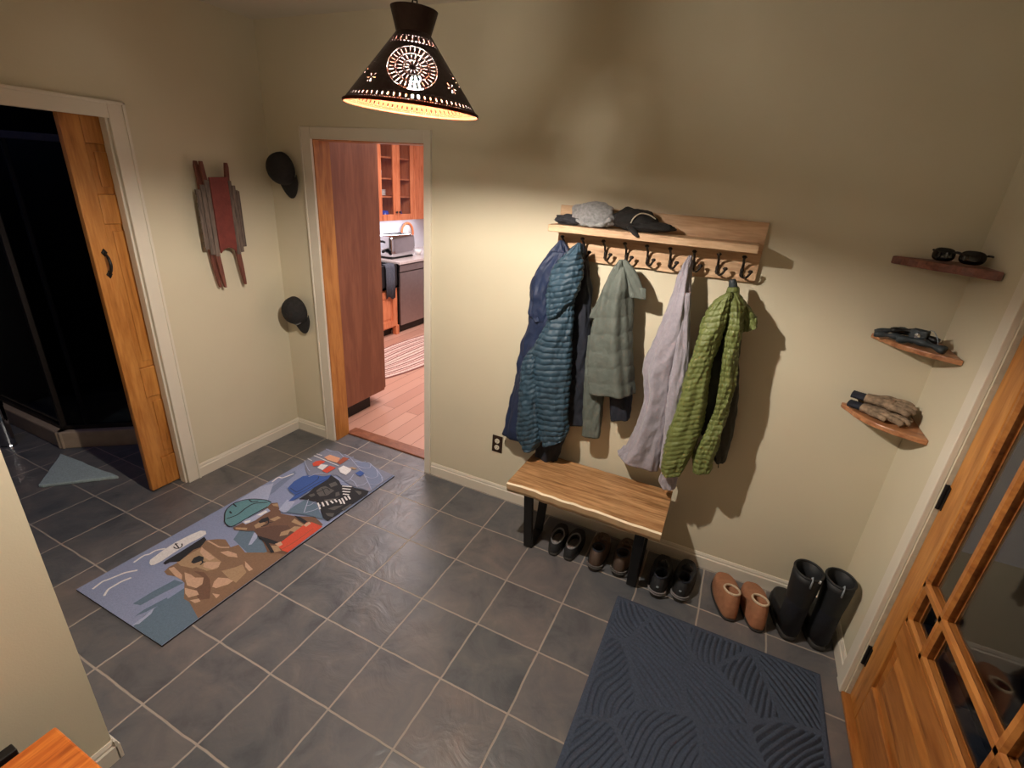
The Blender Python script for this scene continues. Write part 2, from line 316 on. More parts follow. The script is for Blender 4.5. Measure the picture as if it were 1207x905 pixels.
def muntin(mb, horizontal, c, a, b):
    pr = [(-w, 0), (-w * .55, .010), (w * .55, .010), (w, 0)]
    for sx, xx in ((-1, X0 + .012), (1, X1 - .012)):
        rr = []
        for e in (a, b): rr.append([Vector((xx + sx * h, c + q, e)) if not horizontal else Vector((xx + sx * h, e, c + q)) for q, h in pr])
        mb.rings(rr)
    if horizontal: mb.box(X0 + .012, X1 - .012, a, b, c - .010, c + .010)
    else: mb.box(X0 + .012, X1 - .012, c - .010, c + .010, a, b)
for y in ym: muntin(mb, False, y, G0 - .01, G1)
for z in zm: muntin(mb, True, z, yj, yi)
for y in (yi - .004, yj + .004): muntin(mb, False, y, G0 - .01, G1)
for z in (G0, G1 - .006): muntin(mb, True, z, yj, yi)
mb.build('muntin', M['pineh'], d2)
box('glass_pane', M['glass'], 2.163, 2.167, yj + .002, yi - .002, G0 - .008, G1 - .002, d2)
for z in (.245, 1.0, 1.80):
    mb = MB(); mb.box(X0 - .004, X0 + .03, ys - .002, ys + .0015, z - .045, z + .045); mb.tube([(X0 - .006, ys + .001, z - .048), (X0 - .006, ys + .001, z + .048)], .0065, 10)
    mb.box(X0 - .003, X0 + .0, ys - .018, ys - .0, z - .045, z + .045)
    mb.build('hinge', M['black'], d2)
mb = MB(); mb.lathe([(.0, 0), (.026, 0), (.026, .006), (.01, .01), (.01, .035), (.028, .045), (.028, .062), (.0, .07)], (X0, ye + .06, .98), 20, Matrix.Rotation(-PI / 2, 4, 'Y')); mb.build('door_knob', M['black'], d2, smooth=True)
# porch wall beyond the door, in the dark
struct('wall_porch', M['night'], [(3.9, 4.0, -3.6, 1.0, 0, 2.6)]); struct('floor_porch', M['night'], [(XR + .13, 4.0, -3.6, 1.0, -.1, -.02)])

# ------------------------------------------------------------------ bathroom
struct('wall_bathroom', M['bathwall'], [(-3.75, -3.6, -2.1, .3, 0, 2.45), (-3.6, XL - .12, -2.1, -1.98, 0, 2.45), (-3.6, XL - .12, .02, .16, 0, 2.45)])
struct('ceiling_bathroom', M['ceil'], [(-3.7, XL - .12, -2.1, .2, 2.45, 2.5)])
sh = empty('shower_enclosure', (-2.8, -.5, 0), 0, 'dark framed corner shower with tan curb behind the open orange door', 'shower')
A, B, C, D = Vector((-2.02, -.50)), Vector((-2.60, -.985)), Vector((-3.59, -.985)), Vector((-2.02, .01))
def strip(mb, pts, t, z0, z1):
    for i in range(len(pts) - 1):
        p, q = pts[i], pts[i + 1]; d = (q - p).normalized(); n = Vector((-d.y, d.x)) * t / 2; e = d * t * .35
        poly = [p - e - n, q + e - n, q + e + n, p - e + n]; mb.prism([tuple(v) for v in poly], 2, z0, z1)
mb = MB(); strip(mb, [D, A, B, C], .11, 0, .125); mb.build('curb', M['curb'], sh, bevel=.01)
for z0, z1 in ((.125, .155), (1.93, 1.97)):
    mb = MB(); strip(mb, [D, A, B, C], .03, z0, z1); mb.build('frame_rail', M['iron'], sh, bevel=.003)
for p in (A, B):
    MB().box(p.x - .016, p.x + .016, p.y - .016, p.y + .016, .15, 1.95).build('frame_post', M['iron'], sh, bevel=.003)
mb = MB(); d = (B - A).normalized(); p = A + d * .62; mb.box(p.x - .012, p.x + .012, p.y - .012, p.y + .012, .155, 1.93); mb.build('frame_post', M['black'], sh)
for p, q in ((D, A), (A, B), (B, C)):
    mb = MB(); strip(mb, [p + (q - p) * .01, q - (q - p) * .01], .006, .155, 1.93); mb.build('glass_panel', M['showerglass'], sh)
mb = MB(); mb.box(-3.6, -3.57, -1.9, .01, .01, 2.44); mb.box(-3.57, -1.66, -.01, .02, .01, 2.44); mb.build('tiled_wall', M['darktile'], sh)
mb = MB(); mb.prism([(-3.55, -.93), (-2.62, -.93), (-2.08, -.47), (-2.08, -.02), (-3.55, -.02)], 2, 0, .06); mb.build('shower_tray', M['darktile'], sh)
pts = [W(45, 572, 2, .02), W(72, 534, 2, .02), W(139, 561, 2, .02)]
q4 = pts[0] + (pts[2] - pts[1]) * .0
mb = MB(); poly = []
P0 = [pts[1], pts[2] + Vector((.10, -.05, 0)), pts[2] + Vector((.06, -.10, 0)), (pts[2] + pts[0]) / 2 + Vector((0, -.0, 0)), pts[0]]
P0 = [pts[1], pts[2], (pts[0] + pts[2]) / 2, pts[0]]
for i in range(len(P0)):
    a, b = P0[i], P0[(i + 1) % len(P0)]
    for k in range(8):
        v = a.lerp(b, k / 8); v = v + Vector((random.uniform(-.004, .004), random.uniform(-.004, .004), 0)); poly.append((v.x, v.y))
mb.prism(poly, 2, .001, .022); tag(mb.build('bath_rug', M['bathrug'], bevel=.006), 'pale grey fluffy bath rug on the dark tiles by the shower', 'rug')
bn = empty('steel_canister', (-2.90, -1.19, 0), 0, 'slim chrome canister standing on the bathroom floor at the left edge', 'canister')
MB().lathe([(.0, 0), (.042, 0), (.042, .012), (.038, .02), (.038, .30), (.0, .30)], (-2.90, -1.19, 0), 24).build('canister_body', M['chrome'], bn, smooth=False)
MB().lathe([(.0, .30), (.041, .30), (.041, .325), (.012, .335), (.012, .36), (.0, .36)], (-2.90, -1.19, 0), 24).build('canister_lid', M['chrome'], bn)

# ------------------------------------------------------------------ kitchen
KY = YB + WT
struct('floor_kitchen', M['plank'], [(-3.3, 1.2, KY, 5.2, -.05, 0)])
struct('wall_kitchen_left', M['splash'], [(-3.3, -3.11, KY, 5.2, 0, 2.6)]); struct('wall_kitchen_back', M['splash'], [(-3.3, 1.2, 5.2, 5.3, 0, 2.6)]); struct('wall_kitchen_right', M['splash'], [(1.2, 1.3, KY, 5.2, 0, 2.6)])
struct('ceiling_kitchen', M['ceil'], [(-3.3, 1.3, KY, 5.3, 2.6, 2.65)])
# tall cabinet
tc = empty('pantry_cabinet', (-1.62, .48, 0), 0, 'tall reddish brown cabinet side just inside the kitchen doorway', 'cabinet')
box('cabinet_body', M['cherry'], -2.0, -1.30, .175, .79, .105, 2.45, tc, .003)
box('toe_kick', M['iron'], -1.98, -1.325, .19, .62, 0, .105, tc)
mb = MB(); mb.box(-1.99, -1.66, .79, .81, .12, 2.43); mb.box(-1.655, -1.305, .79, .81, .12, 2.43); mb.build('cabinet_door', M['cherry'], tc, bevel=.003)
# sink base
sb = empty('sink_cabinet', (-2.78, 2.1, 0), 0, 'orange fir base cabinet beneath the black apron sink', 'cabinet')
box('cabinet_body', M['fir'], -3.1, -2.47, 1.55, 2.49, .10, .595, sb, .003)
mb = MB(); mb.box(-2.47, -2.448, 2.05, 2.13, .12, .575); mb.box(-2.47, -2.448, 2.37, 2.45, .12, .575); mb.box(-2.47, -2.448, 2.13, 2.37, .12, .20); mb.box(-2.47, -2.448, 2.13, 2.37, .495, .575); mb.box(-2.465, -2.455, 2.13, 2.37, .2, .495); mb.box(-2.465, -2.45, 2.16, 2.34, .23, .465)
mb.build('cabinet_door', M['fir'], sb, bevel=.003)
mb = MB(); mb.box(-2.47, -2.448, 1.57, 1.65, .12, .575); mb.box(-2.47, -2.448, 1.96, 2.04, .12, .575); mb.box(-2.47, -2.448, 1.65, 1.96, .12, .20); mb.box(-2.47, -2.448, 1.65, 1.96, .495, .575); mb.box(-2.465, -2.452, 1.65, 1.96, .2, .495)
mb.build('cabinet_door', M['fir'], sb, bevel=.003)
for y in (1.58, 2.46): box('cabinet_leg', M['fir'], -2.51, -2.448, y - .03, y + .03, 0, .12, sb, .003)
box('toe_kick', M['iron'], -3.05, -2.53, 1.6, 2.43, 0, .1, sb)
mb = MB(); mb.box(-3.0, -2.43, 1.6, 1.64, .6, .885); mb.box(-3.0, -2.43, 2.44, 2.48, .6, .885); mb.box(-3.0, -2.96, 1.6, 2.48, .6, .885); mb.box(-2.47, -2.43, 1.6, 2.48, .6, .885); mb.box(-3.0, -2.43, 1.6, 2.48, .6, .64)
tag(mb.build('apron_sink', M['blk'], bevel=.006), 'black apron front kitchen sink left of the steel dishwasher', 'sink')
mb = MB(); prof = [(-2.475, .70), (-2.475, .875), (-2.45, .895), (-2.42, .885), (-2.415, .84), (-2.418, .50), (-2.424, .50), (-2.427, .84)]
tw = [Vector((0, 0, 0))]
rr = []
for k in range(16):
    y = 2.22 + .16 * k / 15; wv = .006 * math.sin(k * 1.3)
    rr.append([Vector((x + wv * (1 if x > -2.44 else 0), y, z + (.02 * math.sin(k * .4) if z < .6 else 0))) for x, z in [(-2.413, .50), (-2.409, .70), (-2.411, .86), (-2.425, .90), (-2.475, .905), (-2.475, .90), (-2.43, .894), (-2.418, .855), (-2.417, .70), (-2.420, .50)]])
mb.rings(rr); tag(mb.build('kitchen_towel', M['tan'], smooth=True), 'dark blue grey towel hanging over the front of the black sink', 'towel')
# dishwasher
dw = empty('dishwasher', (-2.75, 2.83, 0), 0, 'stainless steel dishwasher under the pale kitchen counter', 'dishwasher')
box('dishwasher_body', M['iron'], -3.05, -2.475, 2.52, 3.12, 0.02, .86, dw)
box('dishwasher_door', M['steel'], -2.475, -2.445, 2.525, 3.115, .10, .765, dw, .005)
box('control_panel', M['steel'], -2.475, -2.447, 2.525, 3.115, .775, .855, dw, .004)
bc = empty('base_cabinet', (-2.8, 3.9, 0), 0, 'orange base cabinet beyond the steel dishwasher', 'cabinet')
box('cabinet_body', M['fir'], -3.1, -2.47, 3.14, 4.6, 0.0, .865, bc)
for i in range(3):
    y = 3.16 + i * .48; mb = MB(); mb.box(-2.47, -2.45, y, y + .46, .12, .84); mb.build('cabinet_door', M['fir'], bc, bevel=.004)
mb = MB(); mb.box(-3.11, -2.42, 2.49, 4.62, .87, .905); mb.box(-3.11, -3.0, 1.5, 2.49, .87, .905); mb.box(-3.11, -2.42, 1.3, 1.59, .87, .905)
tag(mb.build('countertop', M['counter'], bevel=.005), 'pale speckled stone kitchen counter above the dishwasher', 'countertop')
# upper cabinet with glass doors
uc = empty('wall_cabinet', (-2.95, 3.1, 1.34), 0, 'orange wooden wall cabinet with two glass doors', 'cabinet')
mb = MB(); y0, y1, z0, z1 = 2.60, 3.31, 1.34, 2.40
mb.box(-3.105, -2.82, y0, y0 + .02, z0, z1); mb.box(-3.105, -2.82, y1 - .02, y1, z0, z1); mb.box(-3.105, -2.82, y0, y1, z0, z0 + .02); mb.box(-3.105, -2.82, y0, y1, z1 - .02, z1); mb.box(-3.105, -3.09, y0, y1, z0, z1)
mb.build('cabinet_body', M['fir'], uc)
for z in (1.62, 1.83, 2.07): box('cabinet_shelf', M['fir'], -3.09, -2.84, y0 + .02, y1 - .02, z - .01, z + .008, uc)
for a, b in ((2.60, 2.953), (2.957, 3.31)):
    mb = MB(); s = .065; mb.box(-2.82, -2.798, a, a + s, z0, z1); mb.box(-2.82, -2.798, b - s, b, z0, z1); mb.box(-2.82, -2.798, a + s, b - s, z0, z0 + .075); mb.box(-2.82, -2.798, a + s, b - s, z1 - .06, z1)
    dr = mb.build('cabinet_door', M['fir'], uc, bevel=.003)
    box('glass_pane', M['cabglass'], -2.812, -2.808, a + s, b - s, z0 + .075, z1 - .06, dr)
    kb = MB(); ky = (b - .03) if a < 2.9 else (a + .03); kb.lathe([(0, 0), (.006, 0), (.006, .012), (.014, .018), (.014, .026), (0, .03)], (-2.798, ky, 1.44), 14, Matrix.Rotation(PI / 2, 4, 'Y')); kb.build('knob', M['black'], dr, smooth=True)
uc2 = empty('wall_cabinet', (-2.95, 3.6, 1.34), 0, 'solid door orange wooden wall cabinet right of the glass doored one', 'cabinet')
box('cabinet_body', M['fir'], -3.105, -2.82, 3.32, 4.3, 1.34, 2.40, uc2)
for a in (3.325, 3.80):
    mb = MB(); b = a + .46; s = .065; mb.box(-2.82, -2.798, a, a + s, z0, z1); mb.box(-2.82, -2.798, b - s, b, z0, z1); mb.box(-2.82, -2.798, a + s, b - s, z0, z0 + .075); mb.box(-2.82, -2.798, a + s, b - s, z1 - .06, z1); mb.box(-2.816, -2.806, a + s, b - s, z0 + .07, z1 - .05)
    mb.build('cabinet_door', M['fir'], uc2, bevel=.003)
MB().lathe([(0, 0), (.035, 0), (.05, .03), (.052, .08), (.035, .12), (.04, .145), (.036, .145), (.03, .12), (0, .11)], (-2.93, 2.75, 1.838), 20).build('pitcher', M['plate'], None, smooth=True)
tag(bpy.data.objects['pitcher'], 'white china pitcher behind the left glass cabinet door', 'pitcher')
for i in range(5):
    o = MB().lathe([(0, 0), (.05, 0), (.078, .012), (.076, .016), (.048, .006), (0, .006)], (-2.94, 2.79, 1.629 + i * .014), 24).build('plate', M['plate'], None, smooth=True)
    tag(o, 'white plate in the stack behind the left glass door', 'plate', 'plates stacked in the glass cabinet')
mug0 = None
for (y, z, lb) in ((2.70, 1.361, 'blue mug at the left on the lowest glass cabinet shelf'), (2.83, 1.361, 'blue mug behind the left glass door, nearest the middle stile'), (3.10, 1.361, 'blue mug behind the right glass door')):
    mg = empty('mug', (-2.90, y, z), 0, lb, 'mug', 'blue mugs in the glass cabinet')
    MB().lathe([(0, 0), (.038, 0), (.042, .01), (.042, .09), (.038, .09), (.037, .01), (0, .01)], (-2.90, y, z), 20).build('mug_body', M['blue'], mg, smooth=True)
    MB().tube(bez([(-2.90, y + .04, z + .075), (-2.90, y + .065, z + .07), (-2.90, y + .068, z + .035), (-2.90, y + .04, z + .02)], 12), .006, 8).build('handle', M['blue'], mg, smooth=True)
# toaster
ta = empty('toaster', (-2.70, 2.80, .905), 0, 'chrome toaster standing on the pale kitchen counter', 'toaster')
rr = []
for y, s in ((2.56, .86), (2.58, .96), (2.62, 1), (2.98, 1), (3.02, .96), (3.04, .86)):
    ring = []
    for k in range(28):
        a = 2 * PI * k / 28; cx, sx = math.cos(a), math.sin(a); e = .35
        ring.append(Vector((-2.72 + .14 * s * math.copysign(abs(cx) ** e, cx), y, 1.055 + .135 * s * math.copysign(abs(sx) ** e, sx))))
    rr.append(ring)
MB().rings(rr).build('toaster_body', M['chrome'], ta, smooth=True)
mb = MB(); mb.box(-2.78, -2.755, 2.64, 2.96, 1.185, 1.194); mb.box(-2.69, -2.665, 2.64, 2.96, 1.185, 1.194); mb.build('toaster_slot', M['black'], ta)
box('toaster_base', M['black'], -2.83, -2.61, 2.58, 3.02, .905, .925, ta, .004)
mb = MB(); mb.box(-2.745, -2.715, 2.53, 2.556, 1.10, 1.125); mb.build('toaster_lever', M['black'], ta, bevel=.002)
mb = MB(); mb.lathe([(0, 0), (.018, 0), (.018, .015), (0, .018)], (-2.72, 2.56, .99), 16, Matrix.Rotation(PI / 2, 4, 'X')); mb.build('toaster_dial', M['black'], ta, bevel=.002)
mb = MB(); n = 40; rr = []
for i in range(n):
    a = 2 * PI * i / n; c = Vector((-3.07, 3.52 + .13 * math.cos(a), 1.13 + .13 * math.sin(a))); rad = Vector((0, math.cos(a), math.sin(a)))
    rr.append([c + rad * (.016 * math.cos(2 * PI * k / 8)) + Vector((1, 0, 0)) * (.012 * math.sin(2 * PI * k / 8)) for k in range(8)])
rr.append(rr[0]); mb.rings(rr, False, False)
pl = empty('round_trivet', (-3.09, 3.52, 1.0), 0, 'round orange rimmed plate propped against the kitchen backsplash', 'plate')
mb.build('rim', M['orange'], pl, smooth=True)
MB().lathe([(0, 0), (.12, .004), (.12, .010), (0, .008)], (-3.09, 3.52, 1.13), 36, Matrix.Rotation(PI / 2, 4, 'Y')).build('plate_face', M['plate'], pl, smooth=True)
box('stand', M['black'], -3.09, -3.04, 3.45, 3.59, .905, 1.0, pl, .004)
o = MB().lathe([(0, 0), (.03, 0), (.045, .03), (.048, .06), (.044, .06), (.04, .03), (0, .012)], (-2.66, 3.20, .905), 20).build('cup', M['plate'], None, smooth=True); tag(o, 'small white cup beside the chrome toaster', 'cup')
# braided oval rug
mb = MB(); cx, cy, ax_, ay_ = -1.86, 2.0, .36, 1.12; n = 72; rings = 18
for j in range(rings):
    mb.cur = [0, 1, 1, 2, 1][j % 5]
    rr = []
    for q in range(7):
        u = (j + q / 6) / rings; h = .004 + .008 * math.sin(PI * q / 6); f = 1 - u * .97
        rr.append([Vector((cx + (ax_ - (1 - f) * ax_) * math.cos(2 * PI * k / n), cy + (ay_ - (1 - f) * ax_ * 1.0 - (1 - f) * .2) * math.sin(2 * PI * k / n), h)) for k in range(n)])
    mb.rings(rr, False, False)
tag(mb.build('braided_rug', [M['braid'], M['braid2'], M['braid3']], smooth=True), 'oval braided rug on the kitchen wood floor', 'rug')

# ------------------------------------------------------------------ pendant lamp
lp = empty('pendant_lamp', (LX, LY, LZ), 0, 'punched tin cone pendant lamp hanging lit from the ceiling', 'lamp')
TILT = Matrix.Translation((LX, LY, LZ + .25)) @ Matrix.Rotation(math.radians(2.6), 4, 'Y') @ Matrix.Translation((-LX, -LY, -LZ - .25))
H, R1 = .164, .043
def punched(u, v):
    """u angle 0..1, v 0 rim .. 1 neck: True where the tin is cut through"""
    r = LR + (R1 - LR) * v; sl = v * math.hypot(H, LR - R1)
    if .035 < v < .042 or .128 < v < .135: return (u * 170) % 1 < .4
    if .064 < v < .106: return (u * 72) % 1 < .25
    if v > .94: return False
    if .915 < v < .922 or .835 < v < .842: return (u * 44) % 1 < .4
    if .855 < v < .90: return (u * 26) % 1 < .22
    NM = 4; Q = LR / .213; r = LR + (R1 - LR) * v
    uu = (u * NM) % 1 - .5; dv = (sl - .47 * math.hypot(H, LR - R1)) / Q; ds = uu / NM * 2 * PI * r / Q
    rho = math.hypot(ds, dv) * .80; th = math.atan2(dv, ds) / (2 * PI)
    if rho < .005: return False
    for (c, wdt, cnt, duty) in ((.0120, .0045, 10, .24), (.0205, .0008, 30, .4), (.0300, .0050, 19, .19), (.0400, .0008, 50, .4), (.0500, .0056, 30, .19), (.0610, .0008, 76, .4)):
        if abs(rho - c) < wdt: return (th * cnt) % 1 < duty
    e = abs(abs(uu) - .5) / NM * 2 * PI * r / Q
    f = math.hypot(e, dv + .045)
    if .006 < f < .018: return (math.atan2(dv + .045, e) / (2 * PI) * 6 + .25) % 1 < .22
    return False
NU, NV = 1600, 240
vs = []; fs = []
for j in range(NV + 1):
    v = j / NV; r = LR + (R1 - LR) * v; z = LZ + H * v
    for i in range(NU):
        a = 2 * PI * i / NU; vs.append(TILT @ Vector((LX + r * math.cos(a), LY + r * math.sin(a), z)))
U0 = math.atan2(CL.y - LY, CL.x - LX) / (2 * PI)
for j in range(NV):
    for i in range(NU):
        if punched(((i + .5) / NU - U0 + .125 + .5) % 1, (j + .5) / NV): continue
        k = (i + 1) % NU; fs.append((j * NU + i, j * NU + k, (j + 1) * NU + k, (j + 1) * NU + i))
mb = MB(); mb.add(vs, fs)
o = mb.build('lamp_shade', [M['tin'], M['copper']], lp, smooth=True)
m = o.modifiers.new('solid', 'SOLIDIFY'); m.thickness = .0012; m.offset = -1; m.material_offset = 1; m.use_rim = True
mb = MB(); n = 72; rr = []
for q in range(9):
    a = 2 * PI * q / 8; rr.append([TILT @ Vector((LX + (LR + .0025 * math.cos(a)) * math.cos(2 * PI * k / n), LY + (LR + .0025 * math.cos(a)) * math.sin(2 * PI * k / n), LZ + .004 * math.sin(a))) for k in range(n)])
mb.rings(rr, False, False).build('rim', M['copper'], lp, smooth=True)
zt = LZ + H
MB().lathe([(R1, zt), (.058, zt + .050), (.056, zt + .051), (.0, zt + .044)], (0, 0, 0), 48, TILT @ Matrix.Translation((LX, LY, 0))).build('lamp_cap', M['tin'], lp)
mb = MB(); mb.tube([TILT @ Vector((LX, LY, LZ + .068)), TILT @ Vector((LX, LY, zt + .04))], .014, 16); mb.build('lamp_socket', M['black'], lp)
mb = MB(); mb.lathe([(0.0, -.021), (.010, -.018), (.017, -.011), (.0205, 0), (.019, .009), (.014, .020), (.012, .030), (0, .030)], (LX, LY, LZ + .043), 16)
mb.build('bulb', M['bulb'], lp, smooth=True)
mb = MB(); zc = zt + .047; k = 0
while zc < ZC - .03:
    rr = []; nn = 14
    for i in range(nn + 1):
        a = 2 * PI * i / nn; off = Vector((.0075 * math.cos(a), 0, .017 * math.sin(a))); nrm = Vector((math.cos(a), 0, math.sin(a)))
        ring = [off + nrm * (.0022 * math.cos(2 * PI * q / 6)) + Vector((0, .0022 * math.sin(2 * PI * q / 6), 0)) for q in range(6)]
        Rm = Matrix.Rotation(PI / 2 * (k % 2), 4, 'Z'); rr.append([Rm @ p + Vector((LX, LY, zc + .012)) for p in ring])
    mb.rings(rr, False, False); zc += .027; k += 1
mb.build('chain', M['black'], lp, smooth=True)
MB().lathe([(0, ZC - .035), (.03, ZC - .033), (.06, ZC - .012), (.062, ZC), (0, ZC)], (LX, LY, 0), 32).build('ceiling_canopy', M['tin'], lp, smooth=True)

# ------------------------------------------------------------------ coat rack
RX0, RX1 = .487, 1.413
rk = empty('coat_rack', (.95, YB, 1.56), 0, 'wooden wall coat rack with a shelf and a row of dark double hooks', 'coat rack')
def wobble_board(mb, x0, x1, y0, y1, z0, z1, amp, seed, n=30, top=False):
    rr = []
    for i in range(n + 1):
        x = x0 + (x1 - x0) * i / n; w = amp * noise.noise(Vector((x * 7, seed, 0))); w2 = amp * noise.noise(Vector((x * 9, seed + 5, 0)))
        rr.append([Vector((x, y0 + (w if not top else 0), z0 + (w2 if top else 0))), Vector((x, y1, z0 + (w2 if top else 0))), Vector((x, y1, z1)), Vector((x, y0 + (w if not top else 0), z1))])
    mb.rings(rr)
mb = MB(); wobble_board(mb, RX0, RX1, YB - .024, YB - .001, 1.553, 1.805, .006, 3, top=True); mb.build('back_board', M['rackw'], rk, bevel=.002)
mb = MB(); wobble_board(mb, RX0 + .003, RX1 - .018, -.154, YB - .024, 1.690, 1.722, .012, 8); mb.build('shelf', M['rackw'], rk, bevel=.003)
def hook_mesh(x, zc):
    mb = MB(); y = YB - .026; X_, Y_, Z_ = x, y, zc; x, y, zc = 0, 0, 0
    pl_ = [(x, y - .002, zc + .018), (x, y - .003, zc + .004), (x, y - .003, zc - .01), (x, y - .002, zc - .022)]
    mb.tube(bez(pl_, 9), [.004, .006, .009, .009, .008, .008, .009, .006, .003], 10, .6)
    mb.tube(bez([(x, y - .004, zc + .008), (x, y - .016, zc + .018), (x, y - .024, zc + .034), (x - .001, y - .040, zc + .046), (x - .001, y - .050, zc + .054)], 12), .0036, 8)
    mb.tube([(x - .001, y - .049, zc + .052), (x - .001, y - .052, zc + .058), (x - .001, y - .053, zc + .063)], [.004, .0075, .004], 8)
    mb.tube(bez([(x, y - .004, zc - .008), (x + .006, y - .018, zc - .020), (x + .014, y - .034, zc - .018), (x + .021, y - .040, zc - .004), (x + .023, y - .038, zc + .004)], 14), .0036, 8)
    mb.tube([(x + .023, y - .038, zc + .000), (x + .023, y - .037, zc + .006), (x + .023, y - .036, zc + .012)], [.004, .0075, .004], 8)
    mb.v = [(X_ + 1.5 * v[0], Y_ + 1.25 * v[1], Z_ + 1.15 * v[2]) for v in mb.v]
    return mb
HX = [.535, .637, .740, .842, .943, 1.046, 1.149, 1.251, 1.352]
HZ = 1.598
h0 = hook_mesh(HX[0], HZ).build('hook', M['iron'], rk, smooth=True)
for x in HX[1:]:
    c = h0.copy(); c.location = (x - HX[0], 0, 0); COL.objects.link(c)

# ------------------------------------------------------------------ garments
def drape(rows, yc, depth, mat, name, parent, nr=90, nc=64, folds=0, fk=5, quilt=0, qamp=.006, seed=0, taper=None, back=.45, crumple=.0, sq=.75, open_bottom=True, tiltq=0.0, d0=.25):
    """closed cloth form between left and right outlines; rows = (left px, right px, py left, py right)"""
    Ls = bez([W(r[0], r[2], 1, yc if not callable(yc) else yc(i / (len(rows) - 1))) for i, r in enumerate(rows)], nr)
    Rs = bez([W(r[1], r[3] if len(r) > 3 else r[2], 1, yc if not callable(yc) else yc(i / (len(rows) - 1))) for i, r in enumerate(rows)], nr)
    rr = []; s = 0; prev = None
    for j in range(nr):
        L, Rr = Ls[j], Rs[j]; c = (L + Rr) / 2; a = (Rr - L) / 2
        if prev is not None: s += (c - prev).length
        prev = c; t = j / (nr - 1); d = depth * (d0 + (1 - d0) * min(1, t * 3.0) ** .8)
        d = min(d, max(a.length * 1.6, .012))
        if taper: d *= taper(t)
        ring = []
        for k in range(nc):
            th = 2 * PI * k / nc; cx, sn = math.cos(th), math.sin(th)
            px = math.copysign(abs(cx) ** .85, cx); py = math.copysign(abs(sn) ** sq, sn)
            out = 1.0
            f = 0
            if folds: f += folds * (math.sin(fk * th + seed + 1.6 * math.sin(t * 3 + seed)) + .5 * math.sin((fk * 1.7) * th + seed * 2.3 + t * 4)) * (0.35 + .65 * min(1, t * 2))
            if crumple: f += crumple * noise.noise(Vector((cx * 2.2 + seed, sn * 2.2, s * 11)))+ .5 * crumple * noise.noise(Vector((cx * 5 + seed, sn * 5, s * 28)))
            if quilt:
                ph = (s + tiltq * px * a.length) / quilt + .22 * noise.noise(Vector((px * 2.5, seed, s * 6)))
                f += qamp * (abs(math.sin(PI * ph)) ** .5 - .6) * (1 + .25 * noise.noise(Vector((px * 3, seed + 3, math.floor(ph) * 1.7)))) + .0008 * noise.noise(Vector((px * 6, sn * 4, s * 40)))
            p = c + a * px + Vector((0, -1, 0)) * d * (py if sn > 0 else py * back)
            nrm = (a.normalized() * px * .7 + Vector((0, -1, 0)) * py).normalized() if a.length > 1e-5 else Vector((0, -1, 0))
            p = p + nrm * f * min(1, t * 8 + .15)
            if p.y > YB - .03 and p.z > 1.54: p.y = YB - .03
            if p.y > YB - .006: p.y = YB - .006
            ring.append(p)
        rr.append(ring)
    # turn the hem in
    if open_bottom:
        c = sum(rr[-1], Vector()) / nc
        rr.append([c + (p - c) * .93 for p in rr[-1]]); up = Vector((0, 0, .05)); rr.append([c + (p - c) * .8 + up for p in rr[-1]])
    return MB().rings(rr).build(name, mat, parent, smooth=True)
# navy coat
g = empty('navy_coat', (.50, -.08, 1.3), 0, 'long navy blue coat hanging leftmost on the rack, behind the teal jacket', 'coat')
drape([(660, 664, 283), (650, 670, 296), (637, 673, 312), (627, 672, 337), (624, 670, 382), (615, 668, 408), (608, 664, 449), (600, 660, 480), (594, 650, 511, 524)], -.045, .055, M['navy'], 'coat_body', g, folds=.006, fk=4, seed=1, crumple=.012, nc=72)
drape([(650, 668, 296, 297), (637, 662, 315), (627, 655, 345), (626, 652, 368), (632, 650, 378)], -.075, .04, M['navy'], 'hood', g, nr=50, folds=.003, seed=3, crumple=.014)
# black jacket behind the teal one
g = empty('black_jacket', (.65, -.07, 1.2), 0, 'black jacket hanging behind the teal puffer, its cuff touching the bench', 'jacket')
drape([(682, 688, 287), (676, 693, 310), (668, 697, 345), (664, 697, 390), (662, 695, 430), (660, 692, 470), (658, 690, 497, 499)], -.045, .055, M['blackcloth'], 'jacket_body', g, folds=.006, fk=4, seed=5, crumple=.012)
drape([(642, 668, 440), (640, 668, 480), (636, 666, 510), (633, 660, 530), (633, 655, 544, 547)], -.075, .05, M['blackcloth'], 'sleeve', g, nr=50, folds=.004, seed=2, crumple=.01)
# teal puffer
g = empty('teal_puffer_jacket', (.62, -.12, 1.3), 0, 'teal quilted puffer jacket with narrow baffles on the second hook', 'jacket')
drape([(668, 678, 345), (652, 676, 365, 362), (640, 675, 390), (630, 673, 412), (630, 671, 440), (632, 669, 470), (637, 669, 500), (643, 666, 522, 516)], -.15, .07, M['teal'], 'jacket_body', g, nr=260, nc=96, quilt=.031, qamp=.007, seed=2, crumple=.010, folds=.005, fk=3, tiltq=-.12)
drape([(681, 685, 286), (668, 687, 298), (656, 687, 312), (648, 684, 334), (646, 676, 355), (649, 662, 375, 372)], -.165, .06, M['teal'], 'hood', g, nr=150, quilt=.029, qamp=.007, seed=6, crumple=.014, tiltq=.15)
drape([(632, 645, 405), (619, 640, 420), (615, 637, 445), (613, 637, 478), (612, 638, 505), (615, 637, 522, 520), (621, 630, 530, 530)], -.17, .055, M['teal'], 'sleeve', g, nr=170, quilt=.029, qamp=.007, seed=9, crumple=.014, tiltq=.2)
drape([(622, 642, 500), (626, 642, 515), (628, 640, 524)], -.11, .04, M['blackcloth'], 'lining', g, nr=20)
